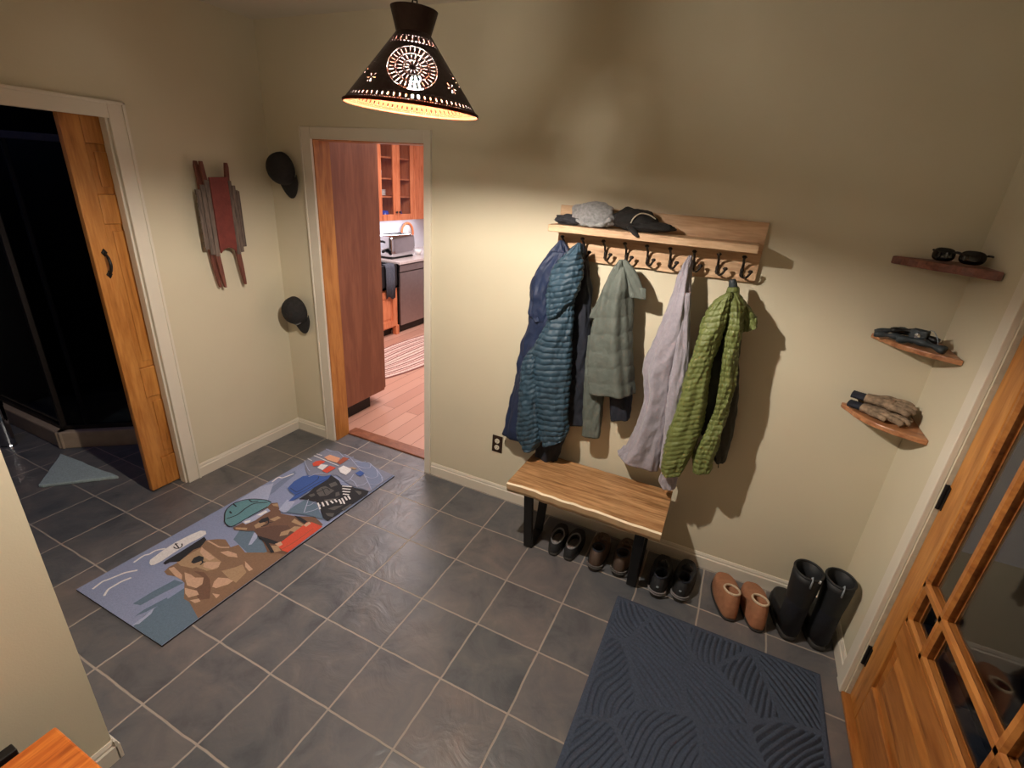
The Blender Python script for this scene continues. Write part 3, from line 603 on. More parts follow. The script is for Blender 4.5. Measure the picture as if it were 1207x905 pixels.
# olive jacket
g = empty('olive_jacket', (.84, -.1, 1.3), 0, 'grey olive jacket with pointed collar hanging on the fourth hook', 'jacket')
drape([(730, 734, 306), (722, 741, 318), (714, 745, 335), (708, 744, 356), (702, 744, 380), (696, 744, 410), (695, 745, 435), (696, 746, 459, 464)], -.09, .085, M['olive'], 'jacket_body', g, nr=160, nc=110, folds=.009, fk=5, seed=3, quilt=.085, qamp=.004, crumple=.003)
drape([(729, 733, 307), (718, 731, 325), (706, 724, 350), (697, 716, 368, 362), (696, 707, 374, 377)], -.135, .014, M['olive'], 'collar_flap', g, nr=40, folds=.004, fk=3, seed=1, sq=1)
drape([(732, 738, 306), (735, 748, 318), (739, 756, 334), (743, 762, 350, 353)], -.125, .012, M['olive'], 'collar_flap', g, nr=40, folds=.003, fk=3, seed=4, sq=1)
drape([(693, 714, 395), (691, 713, 430), (689, 711, 460), (688, 709, 490), (687, 707, 510, 514)], -.075, .05, M['olive'], 'sleeve', g, nr=60, folds=.004, fk=3, seed=6, crumple=.008)
drape([(718, 744, 450), (719, 744, 470), (721, 742, 493, 493)], -.06, .045, M['blackcloth'], 'sleeve', g, nr=40, folds=.004, fk=3, seed=8, crumple=.008)
# grey sweatshirt
g = empty('grey_sweatshirt', (1.12, -.1, 1.3), 0, 'pale mauve grey sweatshirt drawn to a long point on its hook', 'sweatshirt')
drape([(812, 816, 301), (806, 815, 312), (801, 814, 325), (788, 813, 366), (772, 810, 405), (760, 803, 432), (761, 796, 466), (751, 788, 500), (738, 782, 525), (728, 774, 533, 553)], -.085, .07, M['mauve'], 'sweatshirt_body', g, nr=130, nc=96, folds=.009, fk=4, seed=2, crumple=.008)
drape([(800, 814, 345), (798, 812, 385), (793, 812, 420), (788, 808, 455), (784, 804, 490), (781, 800, 520), (778, 797, 545), (781, 796, 552), (777, 798, 563), (782, 796, 573, 574)], -.13, .04, M['mauve'], 'sleeve', g, nr=100, folds=.004, fk=3, seed=7, crumple=.007)
# green puffer
g = empty('green_puffer_jacket', (1.35, -.12, 1.3), 0, 'lime green quilted jacket hanging rightmost on the rack', 'jacket')
drape([(835, 868, 365), (830, 874, 385), (826, 872, 410), (822, 870, 440), (820, 868, 470), (822, 864, 500), (838, 857, 530, 535), (842, 853, 542, 544)], -.07, .06, M['darkolive'], 'lining', g, nr=90, folds=.005, fk=4, seed=2, crumple=.008)
drape([(857, 863, 344), (840, 862, 358, 354), (829, 857, 378), (822, 848, 400), (809, 837, 439), (799, 833, 476), (787, 826, 508), (780, 812, 540), (780, 804, 554, 556)], -.17, .065, M['green'], 'sleeve', g, nr=300, nc=96, quilt=.026, qamp=.0045, seed=3, crumple=.009, tiltq=.15, folds=.003, fk=3)
drape([(860, 869, 344), (857, 877, 358), (857, 876, 380), (853, 871, 406), (848, 866, 449), (841, 857, 485), (830, 850, 510), (818, 843, 535), (818, 838, 553, 553)], -.15, .06, M['green'], 'sleeve', g, nr=300, nc=96, quilt=.026, qamp=.0045, seed=8, crumple=.009, tiltq=-.1, folds=.003, fk=3)
drape([(864, 870, 345), (868, 879, 355), (874, 888, 370), (878, 891, 384), (877, 890, 390, 386)], -.11, .06, M['green'], 'hood_flap', g, nr=90, quilt=.03, qamp=.004, crumple=.012, seed=5)
drape([(856, 862, 346), (842, 850, 356), (832, 840, 370), (825, 834, 386)], -.10, .05, M['green'], 'hood_flap', g, nr=70, quilt=.03, qamp=.004, crumple=.012, seed=11)
drape([(858, 871, 338), (856, 871, 345), (856, 872, 352)], -.11, .035, M['green'], 'collar', g, nr=24, crumple=.006, d0=.9, open_bottom=False)
drape([(860, 867, 329), (859, 869, 334), (859, 870, 341)], -.10, .022, M['strap'], 'hanging_loop', g, nr=24, d0=.8, open_bottom=False)
a, b = W(847, 541, 1, -.07), W(846.5, 551, 1, -.07)
MB().tube([a, (a + b) / 2, b], [.002, .003, .005], 8, .5).build('zip_pull', M['black'], g)

# ------------------------------------------------------------------ hats on the rack shelf
def lump(c, r, amp, freq, seed, n=48, m=32, flat=.0, rot=0, fold=None):
    rr = []
    R_ = Matrix.Rotation(rot, 4, 'Z')
    for j in range(m + 1):
        ph = PI * j / m; ring = []
        for k in range(n):
            th = 2 * PI * k / n; d = Vector((math.sin(ph) * math.cos(th), math.sin(ph) * math.sin(th), math.cos(ph)))
            f = 1 + amp * (noise.noise(d * freq + Vector((seed, 0, 0))) + .5 * noise.noise(d * freq * 2.3 + Vector((0, seed, 0))))
            if fold: f += fold * math.sin(5 * th + 3 * d.z + seed)
            p = Vector((d.x * r[0], d.y * r[1], d.z * r[2])) * f; p = R_ @ p; p = p + Vector(c)
            if p.z < flat: p.z = flat + (p.z - flat) * .05
            ring.append(p)
        rr.append(ring)
    return MB().rings(rr)
SZ = 1.7235
gh = empty('grey_winter_hat', (.66, -.075, SZ), 0, 'light grey woolly hat heaped on the rack shelf', 'hat')
lump((.675, -.07, SZ + .050), (.108, .055, .060), .22, 1.4, 3.1, flat=SZ + .001, fold=.02).build('hat_crown', M['greyfleece'], gh, smooth=True)
mb = MB(); mb.tube(bez([(.60, -.10, SZ + .03), (.64, -.128, SZ + .016), (.68, -.13, SZ + .012), (.73, -.125, SZ + .016), (.765, -.10, SZ + .04)], 20), [.010 + .004 * math.sin(k * 1.4) for k in range(20)], 10); mb.build('ear_flap', M['greyfleece'], gh, smooth=True)
o = lump((.575, -.085, SZ + .020), (.078, .045, .024), .3, 2.2, 9, flat=SZ + .001, fold=.03).build('charcoal_gloves', M['char'], smooth=True); tag(o, 'crumpled dark charcoal knit lying at the left end of the rack shelf', 'gloves')
bh = empty('black_hat', (.90, -.08, SZ), 0, 'black felt hat with a thin pale edge on the rack shelf', 'hat')
lump((.865, -.07, SZ + .045), (.105, .055, .050), .2, 1.5, 12, flat=SZ + .001, fold=.025).build('hat_crown', M['blackwool'], bh, smooth=True)
mb = MB()
lump((.955, -.085, SZ + .026), (.095, .045, .022), .2, 1.6, 5, flat=SZ + .001).build('brim', M['blackwool'], bh, smooth=True)
mb = MB(); mb.tube(bez([(.865, -.128, SZ + .035), (.875, -.13, SZ + .058), (.90, -.122, SZ + .078), (.935, -.11, SZ + .075), (.965, -.10, SZ + .060)], 18), .0028, 8); mb.build('brim_edge', M['cream'], bh, smooth=True)
mb = MB(); mb.tube(bez([(.86, -.13, SZ + .02), (.88, -.145, SZ + .008), (.90, -.158, SZ - .006), (.915, -.160, SZ - .018)], 10), [.014, .016, .017, .017, .017, .016, .015, .013, .010, .006], 10, .6); mb.build('ear_flap', M['blackwool'], bh, smooth=True)

# ------------------------------------------------------------------ bench
bn = empty('wooden_bench', (.89, -.25, 0), 0, 'small live edge wooden bench with black metal legs under the coats', 'bench')
BT = .45; bx0, bx1, by0, by1 = .493, 1.285, -.43, -.05
mb = MB(); mats = [M['benchw'], M['bark'], M['sap']]
n = 60; top = []; 
def edge(t, s): return .008 * noise.noise(Vector((t * 4, s, 0))) + .005 * noise.noise(Vector((t * 14, s, 2)))
fr = [Vector((bx0 + (bx1 - bx0) * i / n, by0 + edge(i / n, 1) + .004 * math.sin(i / n * 5), 0)) for i in range(n + 1)]
bk = [Vector((bx0 + .004 + (bx1 - bx0 - .01) * i / n, by1 + edge(i / n, 7), 0)) for i in range(n + 1)]
for i in range(n):
    a, b, c, d = fr[i], fr[i + 1], bk[i + 1], bk[i]
    Z = lambda v, z, dy=0: Vector((v.x, v.y + dy, z))
    mb.cur = 0; mb.add([Z(a, BT, .010), Z(b, BT, .010), Z(c, BT), Z(d, BT)], [(0, 1, 2, 3)])
    mb.cur = 2; mb.add([Z(a, BT, .010), Z(b, BT, .010), Z(b, BT - .006), Z(a, BT - .006)], [(0, 1, 2, 3)])
    mb.cur = 1; mb.add([Z(a, BT - .006), Z(b, BT - .006), Z(b, BT - .038, .004), Z(a, BT - .038, .004), Z(b, BT - .060, .016), Z(a, BT - .060, .016)], [(0, 1, 2, 3), (3, 2, 4, 5)])
    mb.cur = 0; mb.add([Z(a, BT - .060, .016), Z(b, BT - .060, .016), Z(c, BT - .060), Z(d, BT - .060)], [(0, 3, 2, 1)])
    mb.cur = 1; mb.add([Z(c, BT), Z(d, BT), Z(d, BT - .060), Z(c, BT - .060)], [(0, 1, 2, 3)])
for p, q, s in ((fr[0], bk[0], -1), (fr[-1], bk[-1], 1)):
    mb.cur = 1; mb.add([Vector((p.x, p.y, BT - .006)), Vector((p.x, p.y + .01, BT)), Vector((q.x, q.y, BT)), Vector((q.x, q.y, BT - .060)), Vector((p.x, p.y + .016, BT - .060))], [(0, 1, 2, 3, 4)])
mb.build('seat', mats, bn)
for xc in (.605, 1.19):
    mb = MB(); h = BT - .061; th = .011; w = .024
    def bar(p, q):
        d = (Vector(q) - Vector(p)).normalized(); nn = Vector((-d.y, d.x)) * .011   # in the y-z plane
        pts = [(p[0] - nn.x, p[1] - nn.y), (q[0] - nn.x, q[1] - nn.y), (q[0] + nn.x, q[1] + nn.y), (p[0] + nn.x, p[1] + nn.y)]
        mb.prism(pts, 0, xc - w, xc + w)
    bar((-.385, h), (-.322, .008)); bar((-.105, h), (-.168, .008)); bar((-.325, .010), (-.165, .010)); bar((-.39, h - .008), (-.10, h - .008))
    mb.build('leg_frame', M['black'], bn, bevel=.002)

# ------------------------------------------------------------------ outlet
ot = empty('wall_outlet', (.215, YB, .38), 0, 'dark bronze wall outlet with two ivory sockets left of the bench', 'outlet')
box('cover_plate', M['brass'], .178, .248, YB - .006, YB - .0005, .322, .437, ot, .003)
for z in (.357, .402):
    mb = MB(); mb.lathe([(0, 0), (.016, 0), (.016, .004), (0, .004)], (.213, YB - .0055, z), 24, Matrix.Rotation(PI / 2, 4, 'X')); so = mb.build('socket', M['ivory'], ot)
    mb = MB(); mb.box(.206, .208, YB - .0105, YB - .009, z - .002, z + .007); mb.box(.218, .220, YB - .0105, YB - .009, z - .002, z + .007); mb.lathe([(0, 0), (.0025, 0), (.0025, .0012), (0, .0012)], (.213, YB - .0092, z - .008), 10, Matrix.Rotation(PI / 2, 4, 'X')); mb.build('slot', M['black'], so)

# ------------------------------------------------------------------ shoes
def outline(L, Wd, n=48):
    """sole plan: heel at y=0, toe at y=L"""
    pts = []
    for k in range(n):
        t = 2 * PI * k / n; y = L * (.5 - .5 * math.cos(t)); u = y / L
        c, s_ = math.cos(t), math.sin(t); y = L * (.5 - .5 * math.copysign(abs(c) ** .82, c)); u = y / L
        hw = Wd * .5 * abs(s_) ** .62 * (.84 + .20 * max(0, math.sin(PI * (u - .15))) ** 1.2)
        pts.append(Vector((hw * (1 if t < PI else -1), y, 0)))
    return pts
def shoe(name, label, cat, group, loc, rz, L=.28, Wd=.10, rim=.085, oy=.085, oa=.038, ob=.062, mats=('leather', 'sole', 'greyline'), soleh=.024, toeh=.055, shaft=None, extra=None):
    r = empty(name, loc, rz, label, cat, group); base_ = outline(L, Wd); n = len(base_)
    T = Matrix.Translation(loc) @ Matrix.Rotation(rz, 4, 'Z')
    def tr(rs): return [[T @ p for p in ring] for ring in rs]
    big = [Vector((p.x * 1.07, L / 2 + (p.y - L / 2) * 1.035, 0)) for p in base_]
    MB().rings(tr([[Vector((p.x * .96, L/2 + (p.y-L/2)*.97, .0)) for p in big], [Vector((p.x, p.y, .006)) for p in big], [Vector((p.x, p.y, soleh)) for p in big], [Vector((p.x * .9, L/2+(p.y-L/2)*.93, soleh + .002)) for p in big]])).build('sole', M[mats[1]], r, smooth=True)
    op = [Vector((oa * math.sin(2 * PI * k / n), oy - ob * math.cos(2 * PI * k / n), 0)) for k in range(n)]
    rs = []; N = 14
    for j in range(N + 1):
        s = j / N; ring = []
        for k in range(n):
            b, o_ = base_[k], op[k]; u = b.y / L
            rz_ = rim * (1.0 + .12 * math.cos(2 * PI * k / n) + (.12 if .35 < u < .7 else 0) * 0)
            fxy = s ** (2.1 if u < .5 else 1.75)
            zz = soleh * .9 + (rz_ - soleh * .9) * (s ** .85)
            if u > .55: zz = soleh * .9 + (rz_ - soleh * .9) * (toeh / rim * min(1, s * 3.2) ** .6 * (1 - s) + s ** 1.3 * (1 - (1 - s) * toeh / rim * 0)) 
            p = b.lerp(o_, fxy); ring.append(Vector((p.x, p.y, zz)))
        rs.append(ring)
    topr = rs[-1]
    if shaft:
        for (z, a_, b_, yc_) in shaft:
            topr = [Vector((a_ * math.sin(2 * PI * k / n), yc_ - b_ * math.cos(2 * PI * k / n), z)) for k in range(n)]; rs.append(topr)
    c = sum(topr, Vector()) / n
    inner = [[c + (p - c) * .90 + Vector((0, 0, -.002)) for p in topr], [Vector((c.x + (p.x - c.x) * .86, c.y + (p.y - c.y) * .88, p.z * (.5 if not shaft else .75))) for p in topr], [Vector((c.x + (p.x - c.x) * .8, c.y + (p.y - c.y) * .85, soleh + .012)) for p in topr]]
    up = MB().rings(tr(rs + inner[:2]), True, False).build('upper', M[mats[0]], r, smooth=True)
    MB().rings(tr([[p - Vector((0, 0, .001)) for p in inner[0]]] + inner[1:]), False, True).build('lining', M[mats[2]], r, smooth=True)
    ctr = [c + (p - c) * .95 + Vector((0, 0, .001)) for p in topr]; rr = []
    for k in range(n + 1):
        p = ctr[k % n]; d = (p - c); d.z = 0; d.normalize(); rr.append([p + d * (.0055 * math.cos(2 * PI * q / 8)) + Vector((0, 0, .0055 * math.sin(2 * PI * q / 8))) for q in range(8)])
    MB().rings(tr(rr), False, False).build('rim_padding', M[mats[2] if not shaft else mats[0]], r, smooth=True)
    if extra: extra(r, T)
    return r
def laces(r, T, m='black', oy=.15, rim=.08, L=.28):
    mb = MB()
    for i in range(4):
        y = oy + .008 + i * .020; z = rim - .002 - i * .009
        mb.tube([T @ Vector((-.022, y, z)), T @ Vector((0, y + .006, z + .006)), T @ Vector((.022, y, z))], .0024, 6)
    mb.build('lace', M[m], r, smooth=True)
def heel_marks(r, T, strip='greysole', dot=None, z=.04):
    mb = MB(); pts = [T @ Vector((.048 * math.sin(a), .045 - .052 * math.cos(a), z)) for a in [(-1.2 + 2.4 * k / 12) for k in range(13)]]
    mb.tube(pts, .0035, 6); mb.tube([p + Vector((0, 0, -.012)) for p in pts], .0035, 6); mb.build('heel_stripe', M[strip], r, smooth=True)
    if dot: MB().box(-.006, .006, -.0035, .001, .068, .078, T).build('heel_tab', M[dot], r, bevel=.002)
def tongue(r, T, m, z=.115, y=.15):
    mb = MB(); mb.tube([T @ Vector((0, y + .03, z - .05)), T @ Vector((0, y + .012, z - .02)), T @ Vector((0, y, z))], [.028, .027, .018], 14, .35); mb.build('tongue', M[m], r, smooth=True)
    mb = MB(); mb.tube(bez([T @ Vector((-.008, y, z - .004)), T @ Vector((-.006, y - .004, z + .014)), T @ Vector((.006, y - .004, z + .014)), T @ Vector((.008, y, z - .004))], 10), .003, 6); mb.build('pull_loop', M[m], r, smooth=True)
def slip(r, T): MB().prism([(-.020, .028), (.020, .028), (.024, .072), (-.024, .072)], 2, .046, .049, T).build('insole_patch', M['insole'], r)
for (x, y, a, lb) in ((.752, -.322, .10, 'black slip-on shoe with grey lining, the left one under the bench'), (.838, -.318, .02, 'black slip-on shoe with grey lining, right of its mate')):
    shoe('slip_on_shoe', lb, 'shoe', 'pair of slip-on shoes under the bench', (x, y, 0), a, .25, .088, .062, .098, .033, .082, ('shoeblack', 'sole', 'greyline'), .018, .05, extra=slip)
def hik(r, T): heel_marks(r, T, 'greysole'); laces(r, T, 'suede', .15, .085); tongue(r, T, 'leather')
for (x, y, a, lb) in ((.985, -.325, .05, 'brown and black hiking shoe, the left one of its pair under the bench'), (1.108, -.300, -.02, 'brown and black hiking shoe partly hidden by the right bench leg')):
    shoe('hiking_shoe', lb, 'shoe', 'pair of brown hiking shoes under the bench', (x, y, 0), a, .28, .098, .10, .08, .032, .052, ('leather', 'sole', 'blackcloth'), .028, .06, extra=hik)
def blk(r, T): heel_marks(r, T, 'greyline', 'tab'); laces(r, T, 'black', .15, .085); tongue(r, T, 'shoeblack')
for (x, y, a, lb) in ((1.318, -.345, .0, 'black trail shoe with grey heel stripes just right of the bench leg'), (1.425, -.315, -.06, 'black trail shoe, the right one of the pair beside the bench')):
    shoe('trail_shoe', lb, 'shoe', 'pair of black trail shoes at the right end of the bench', (x, y, 0), a, .29, .10, .095, .08, .034, .055, ('shoeblack', 'sole', 'blackcloth'), .03, .06, extra=blk)
for (x, y, a, lb) in ((1.668, -.315, .22, 'tan suede slipper with cream fleece rim, the left one'), (1.790, -.318, .16, 'tan suede slipper with cream fleece rim, next to the black boots')):
    shoe('suede_slipper', lb, 'slipper', 'pair of tan suede slippers', (x, y, 0), a, .275, .112, .125, .078, .036, .052, ('suede', 'sole', 'fleece'), .014, .075)
def boot_tab(r, T):
    mb = MB(); mb.tube([T @ Vector((0, -.012, .335)), T @ Vector((0, -.013, .37)), T @ Vector((0, -.004, .386)), T @ Vector((0, .004, .372))], .007, 8, .5); mb.build('pull_tab', M['tab'], r, smooth=True)
def boot_tab2(r, T):
    boot_tab(r, T); MB().box(.022, .036, -.006, .0, .365, .38, T).build('white_mark', M['white'], r, bevel=.002)
for (x, y, a, lb, ex) in ((1.925, -.300, .12, 'tall black rubber boot beside the tan slippers', boot_tab2), (2.046, -.290, .05, 'tall black rubber boot closest to the glazed door', boot_tab)):
    shoe('rubber_boot', lb, 'boot', 'pair of tall black rubber boots', (x, y, 0), a, .30, .108, .115, .062, .045, .062, ('rubber', 'sole', 'blackcloth'), .028, .07,
         shaft=[(.15, .046, .060, .060), (.20, .050, .062, .060), (.27, .056, .067, .058), (.34, .060, .070, .058), (.375, .060, .070, .058)], extra=ex)

# ------------------------------------------------------------------ corner shelves
def corner_shelf(label, z, xl, yr, m, bulge, t=.022, rough=0):
    pts = [(XR - .001, YB - .001)]; A_, B_ = Vector((xl, YB - .001)), Vector((XR - .001, yr)); n = 22
    for i in range(n + 1):
        u = i / n; p = A_.lerp(B_, u); nn = Vector((-1, -1)).normalized() * (bulge * math.sin(PI * u)); w = rough * noise.noise(Vector((u * 9, z, 0)))
        p = p + nn + Vector((-1, -1)).normalized() * w; p.x = min(p.x, XR - .001); p.y = min(p.y, YB - .001); pts.append((p.x, p.y))
    o = MB().prism(pts, 2, z - t, z).build('corner_shelf', m, bevel=.004); tag(o, label, 'shelf', 'three wooden corner shelves'); return o
corner_shelf('top corner shelf, dark rough edged wood carrying the sunglasses', 1.725, 1.875, -.25, M['darkshelf'], .02, .030, .018)
corner_shelf('middle wooden corner shelf carrying the dark strap bundle', 1.415, 1.895, -.235, M['shelfw'], .045, .020, .008)
corner_shelf('lowest wooden corner shelf carrying the camouflage gloves', 1.095, 1.875, -.235, M['shelfw'], .06, .022, .006)
# sunglasses
sg = empty('sunglasses', (2.02, -.07, 1.725), 0, 'black wraparound sunglasses on the top corner shelf', 'sunglasses')
T = Matrix.Translation((2.03, -.11, 1.727)) @ Matrix.Scale(1.15, 4) @ Matrix.Rotation(math.radians(-32), 4, 'Z')
for s in (-1, 1):
    rr = []
    for j in range(8):
        f = 1 - (j / 7) ** 2 * .9; dy = -.012 * (1 - f) * 0 - .010 * (j / 7) ** .8 if False else -.012 * (1 - (1 - j / 7) ** 2)
        rr.append([T @ Vector((s * .036 + .032 * f * math.copysign(abs(math.cos(a)) ** .7, math.cos(a)), dy + .012 * ((s * .036 + .032 * f * math.cos(a)) / .07) ** 2 * 1.0, .022 + .021 * f * math.copysign(abs(math.sin(a)) ** .8, math.sin(a)))) for a in [2 * PI * k / 24 for k in range(24)]])
    MB().rings(rr).build('lens', M['lens'], sg, smooth=True)
    MB().tube(bez([T @ Vector((s * .068, .010, .032)), T @ Vector((s * .072, .04, .030)), T @ Vector((s * .066, .085, .022)), T @ Vector((s * .058, .11, .006))], 14), .0035, 8).build('temple', M['black'], sg, smooth=True)
MB().tube(bez([T @ Vector((-.014, -.004, .028)), T @ Vector((0, -.009, .033)), T @ Vector((.014, -.004, .028))], 8), .0045, 8).build('bridge', M['black'], sg, smooth=True)
# strap bundle
hb = empty('headlamp', (2.0, -.09, 1.415), 0, 'dark strap bundle with buckles, like a headlamp, on the middle corner shelf', 'headlamp')
z = 1.415
for (p0, p1, p2, w, m) in (((1.885, -.055, z + .012), (1.95, -.075, z + .018), (2.01, -.08, z + .014), .012, 'strap'), ((1.89, -.03, z + .012), (1.97, -.045, z + .038), (2.05, -.09, z + .014), .013, 'strap'),
                           ((1.95, -.10, z + .016), (2.02, -.13, z + .022), (2.085, -.175, z + .012), .014, 'strap'), ((1.93, -.065, z + .038), (2.0, -.085, z + .048), (2.07, -.13, z + .032), .011, 'black')):
    MB().tube(bez([p0, p1, p2], 16), [w * 1.35 * (.8 + .25 * math.sin(k)) for k in range(16)], 10, .8).build('strap', M[m], hb, smooth=True)
T = Matrix.Translation((2.015, -.10, z + .036)) @ Matrix.Rotation(math.radians(-30), 4, 'Z')
MB().box(-.028, .028, -.020, .020, -.016, .026, T).build('lamp_housing', M['strap'], hb, bevel=.006)
mb = MB(); mb.lathe([(0, 0), (.010, 0), (.010, .004), (0, .006)], (0, 0, 0), 16, T @ Matrix.Translation((0, -.020, .004)) @ Matrix.Rotation(PI / 2, 4, 'X')); mb.build('lens', M['chrome'], hb)
MB().tube(bez([T @ Vector((.01, 0, .02)), T @ Vector((.035, .002, .03)), T @ Vector((.06, -.01, .006)), T @ Vector((.07, -.02, -.018))], 14), .0016, 6).build('wire', M['tab'], hb, smooth=True)
mb = MB(); mb.box(.028, .05, -.02, -.008, -.03, -.012, T); mb.build('buckle', M['steel'], hb, bevel=.002)
# gloves
def glove(T, s, label):
    r = empty('glove', T.translation, 0, label, 'glove', 'camouflage gloves on the lowest corner shelf')
    mb = MB()
    def tb(pts, rad, fl=.62): mb.tube([T @ Vector(p) for p in bez(pts, 14)], [rad[0] + (rad[1] - rad[0]) * k / 13 for k in range(13)] + [rad[1] * .55], 12, fl)
    tb([(-.055, 0, .0), (-.02, 0, .002), (.02, 0, .002), (.045, 0, 0)], (.036, .044), .5)
    for i, (y, L_) in enumerate(((-.036, .060), (-.012, .074), (.013, .072), (.036, .056))):
        tb([(.030, y, .002), (.055, y * 1.15, .007), (.045 + L_ * .7, y * 1.3, .004), (.045 + L_, y * 1.35, -.006)], (.0125, .0105), 1.2)
    tb([(-.02, s * .032, .0), (.01, s * .052, .004), (.035, s * .058, .002), (.05, s * .056, -.004)], (.014, .011), .9)
    mb.build('glove_body', M['camo'], r, remesh=.0026)
    rr = []
    for k in range(20):
        t = k / 19; rad = 1 + .06 * math.sin(k * 2.4)
        rr.append([T @ Vector((-.105 + .058 * t, .028 * rad * math.cos(a), .0135 * rad * math.sin(a))) for a in [2 * PI * q / 20 for q in range(20)]])
    MB().rings(rr).build('cuff', M['blackcloth'], r, smooth=True)
glove(Matrix.Translation((1.985, -.075, 1.113)) @ Matrix.Rotation(math.radians(-28), 4, 'Z'), -1, 'camouflage glove with black cuff lying on the lowest corner shelf, under its mate')
glove(Matrix.Translation((1.993, -.050, 1.150)) @ Matrix.Rotation(math.radians(-22), 4, 'Z') @ Matrix.Rotation(math.radians(4), 4, 'X'), 1, 'camouflage glove on top of its mate on the lowest corner shelf')

# ------------------------------------------------------------------ sled on the left wall
sl = empty('antique_sled', (XL, -.40, 1.2), 0, 'old wooden sled with a faded red deck hung upright on the left wall', 'sled')
xw = XL
mb = MB(); z0, z1 = 1.415, 1.80
pts = [(-.462, z1), (-.352, z1 + .005), (-.325, z1 - .03), (-.345, z0 + .04), (-.350, z0 - .005), (-.375, z0 + .012), (-.405, z0 + .018), (-.435, z0 + .012), (-.463, z0 - .005), (-.460, z0 + .04), (-.478, z1 - .04)]
pts = [(-.462, 1.805), (-.352, 1.81), (-.352, 1.43), (-.358, 1.39), (-.38, 1.412), (-.405, 1.42), (-.435, 1.412), (-.458, 1.39), (-.462, 1.43)]
mb.prism(pts, 0, xw + .075, xw + .088); mb.build('deck_board', M['red'], sl, bevel=.003)
for s, ya in ((-1, -.463), (1, -.351)):
    mb = MB(); T = Matrix.Translation((xw + .080, ya, 0)) @ Matrix.Rotation(math.radians(10) * s, 4, 'Z')
    pr = [(0, 1.79), (s * .055, 1.765), (s * .085, 1.70), (s * .088, 1.48), (s * .070, 1.40), (0, 1.375)]
    for k, (za, zb) in enumerate(((1.375, 1.79), (1.385, 1.765), (1.415, 1.735))):
        y0_, y1_ = sorted((s * (.001 + k * .026), s * (.025 + k * .026))); mb.box(-.005, .005, y0_, y1_, za, zb, T)
    for zz in (1.43, 1.50, 1.57, 1.64, 1.71): mb.box(-.012, -.005, *sorted((s * .0, s * .077)), zz, zz + .030, T)
    mb.build('side_slats', M['grayw'], sl, bevel=.002)
for s, ya in ((-1, -.475), (1, -.338)):
    mb = MB()
    for off, x in ((0, xw + .062), (.016 * s, xw + .040)):
        rr = []
        for (z, y, w_) in ((1.885, ya + s * .006, .007), (1.86, ya + s * .006, .011), (1.80, ya, .012), (1.60, ya, .012), (1.42, ya, .014), (1.30, ya + .012, .013), (1.22, ya + .020, .009), (1.185, ya + .024, .005)):
            yy = y + off; rr.append([Vector((x - .009, yy - w_, z)), Vector((x + .009, yy - w_, z)), Vector((x + .009, yy + w_, z)), Vector((x - .009, yy + w_, z))])
        mb.rings(rr)
    mb.build('runner', M['runner'], sl, bevel=.002)
mb = MB()
for zz in (1.50, 1.70): mb.box(xw + .052, xw + .074, -.49, -.325, zz, zz + .03)
mb.box(xw + .001, xw + .052, -.415, -.395, 1.70, 1.72)
mb.build('cross_bar', M['grayw'], sl, bevel=.002)

# ------------------------------------------------------------------ caps by the doorway
def cap(c, label, rot, mat, patch):
    r = empty('baseball_cap', c, 0, label, 'cap', 'black caps hung beside the kitchen doorway')
    T = Matrix.Translation(c) @ rot
    rr = []; n = 36
    for j in range(14):
        ph = PI / 2 * j / 13; z = .105 * max(0, math.sin(ph)) ** .9; rad = max(.02, math.cos(ph)) ** .75
        rr.append([T @ Vector((.082 * rad * math.cos(2 * PI * k / n) * (1 + .0 * j), .095 * rad * math.sin(2 * PI * k / n), z)) for k in range(n)])
    MB().rings(rr, False, True).build('crown', M[mat], r, smooth=True, solid=.002)
    rr = []
    for i in range(9):
        t = i / 8; ring = []
        for (dz) in (0.0, .0035):
            for k in range(17) if dz == 0 else range(16, -1, -1):
                u = -1 + 2 * k / 16; ring.append(T @ Vector((.076 * u * (1 - .12 * t), .086 * math.sqrt(max(0, 1 - u * u * .75)) + .088 * t * (1 - .45 * u * u), -.008 * u * u * (1 - t * .2) - .006 * t + dz)))
        rr.append(ring)
    MB().rings(rr).build('bill', M[mat], r, smooth=True)
    MB().lathe([(0, .004), (.006, .003), (.007, 0), (0, 0)], (0, 0, 0), 12, T @ Matrix.Translation((0, 0, .104))).build('button', M[mat], r)
    if patch: MB().tube([T @ Vector((-.03, .078, .035)), T @ Vector((0, .088, .045)), T @ Vector((.03, .078, .035))], .012, 8, .8).build('emblem', M[patch], r, smooth=True)
    mb = MB(); mb.tube(bez([(c[0], YB - .002, c[2] + .04), (c[0], YB - .04, c[2] + .03), (c[0], YB - .05, c[2] + .045)], 8), .003, 8); mb.build('wall_hook', M['black'], r)
    return r
# crown towards the room, bill pointing down
def caprot(az, tilt): tilt += 12; return Matrix.Rotation(math.radians(az), 4, 'Z') @ Matrix.Rotation(math.radians(tilt), 4, 'Y') @ Matrix.Rotation(math.radians(95), 4, 'X') @ Matrix.Rotation(PI, 4, 'Z')
cap((-1.335, YB - .055, 1.875), 'plain black cap, the upper of two beside the kitchen doorway', caprot(6, -22), 'blackwool', None)
cap((-1.345, YB - .055, .985), 'black cap with a grey emblem, the lower one beside the kitchen doorway', caprot(6, -22), 'blackwool', 'greyline')

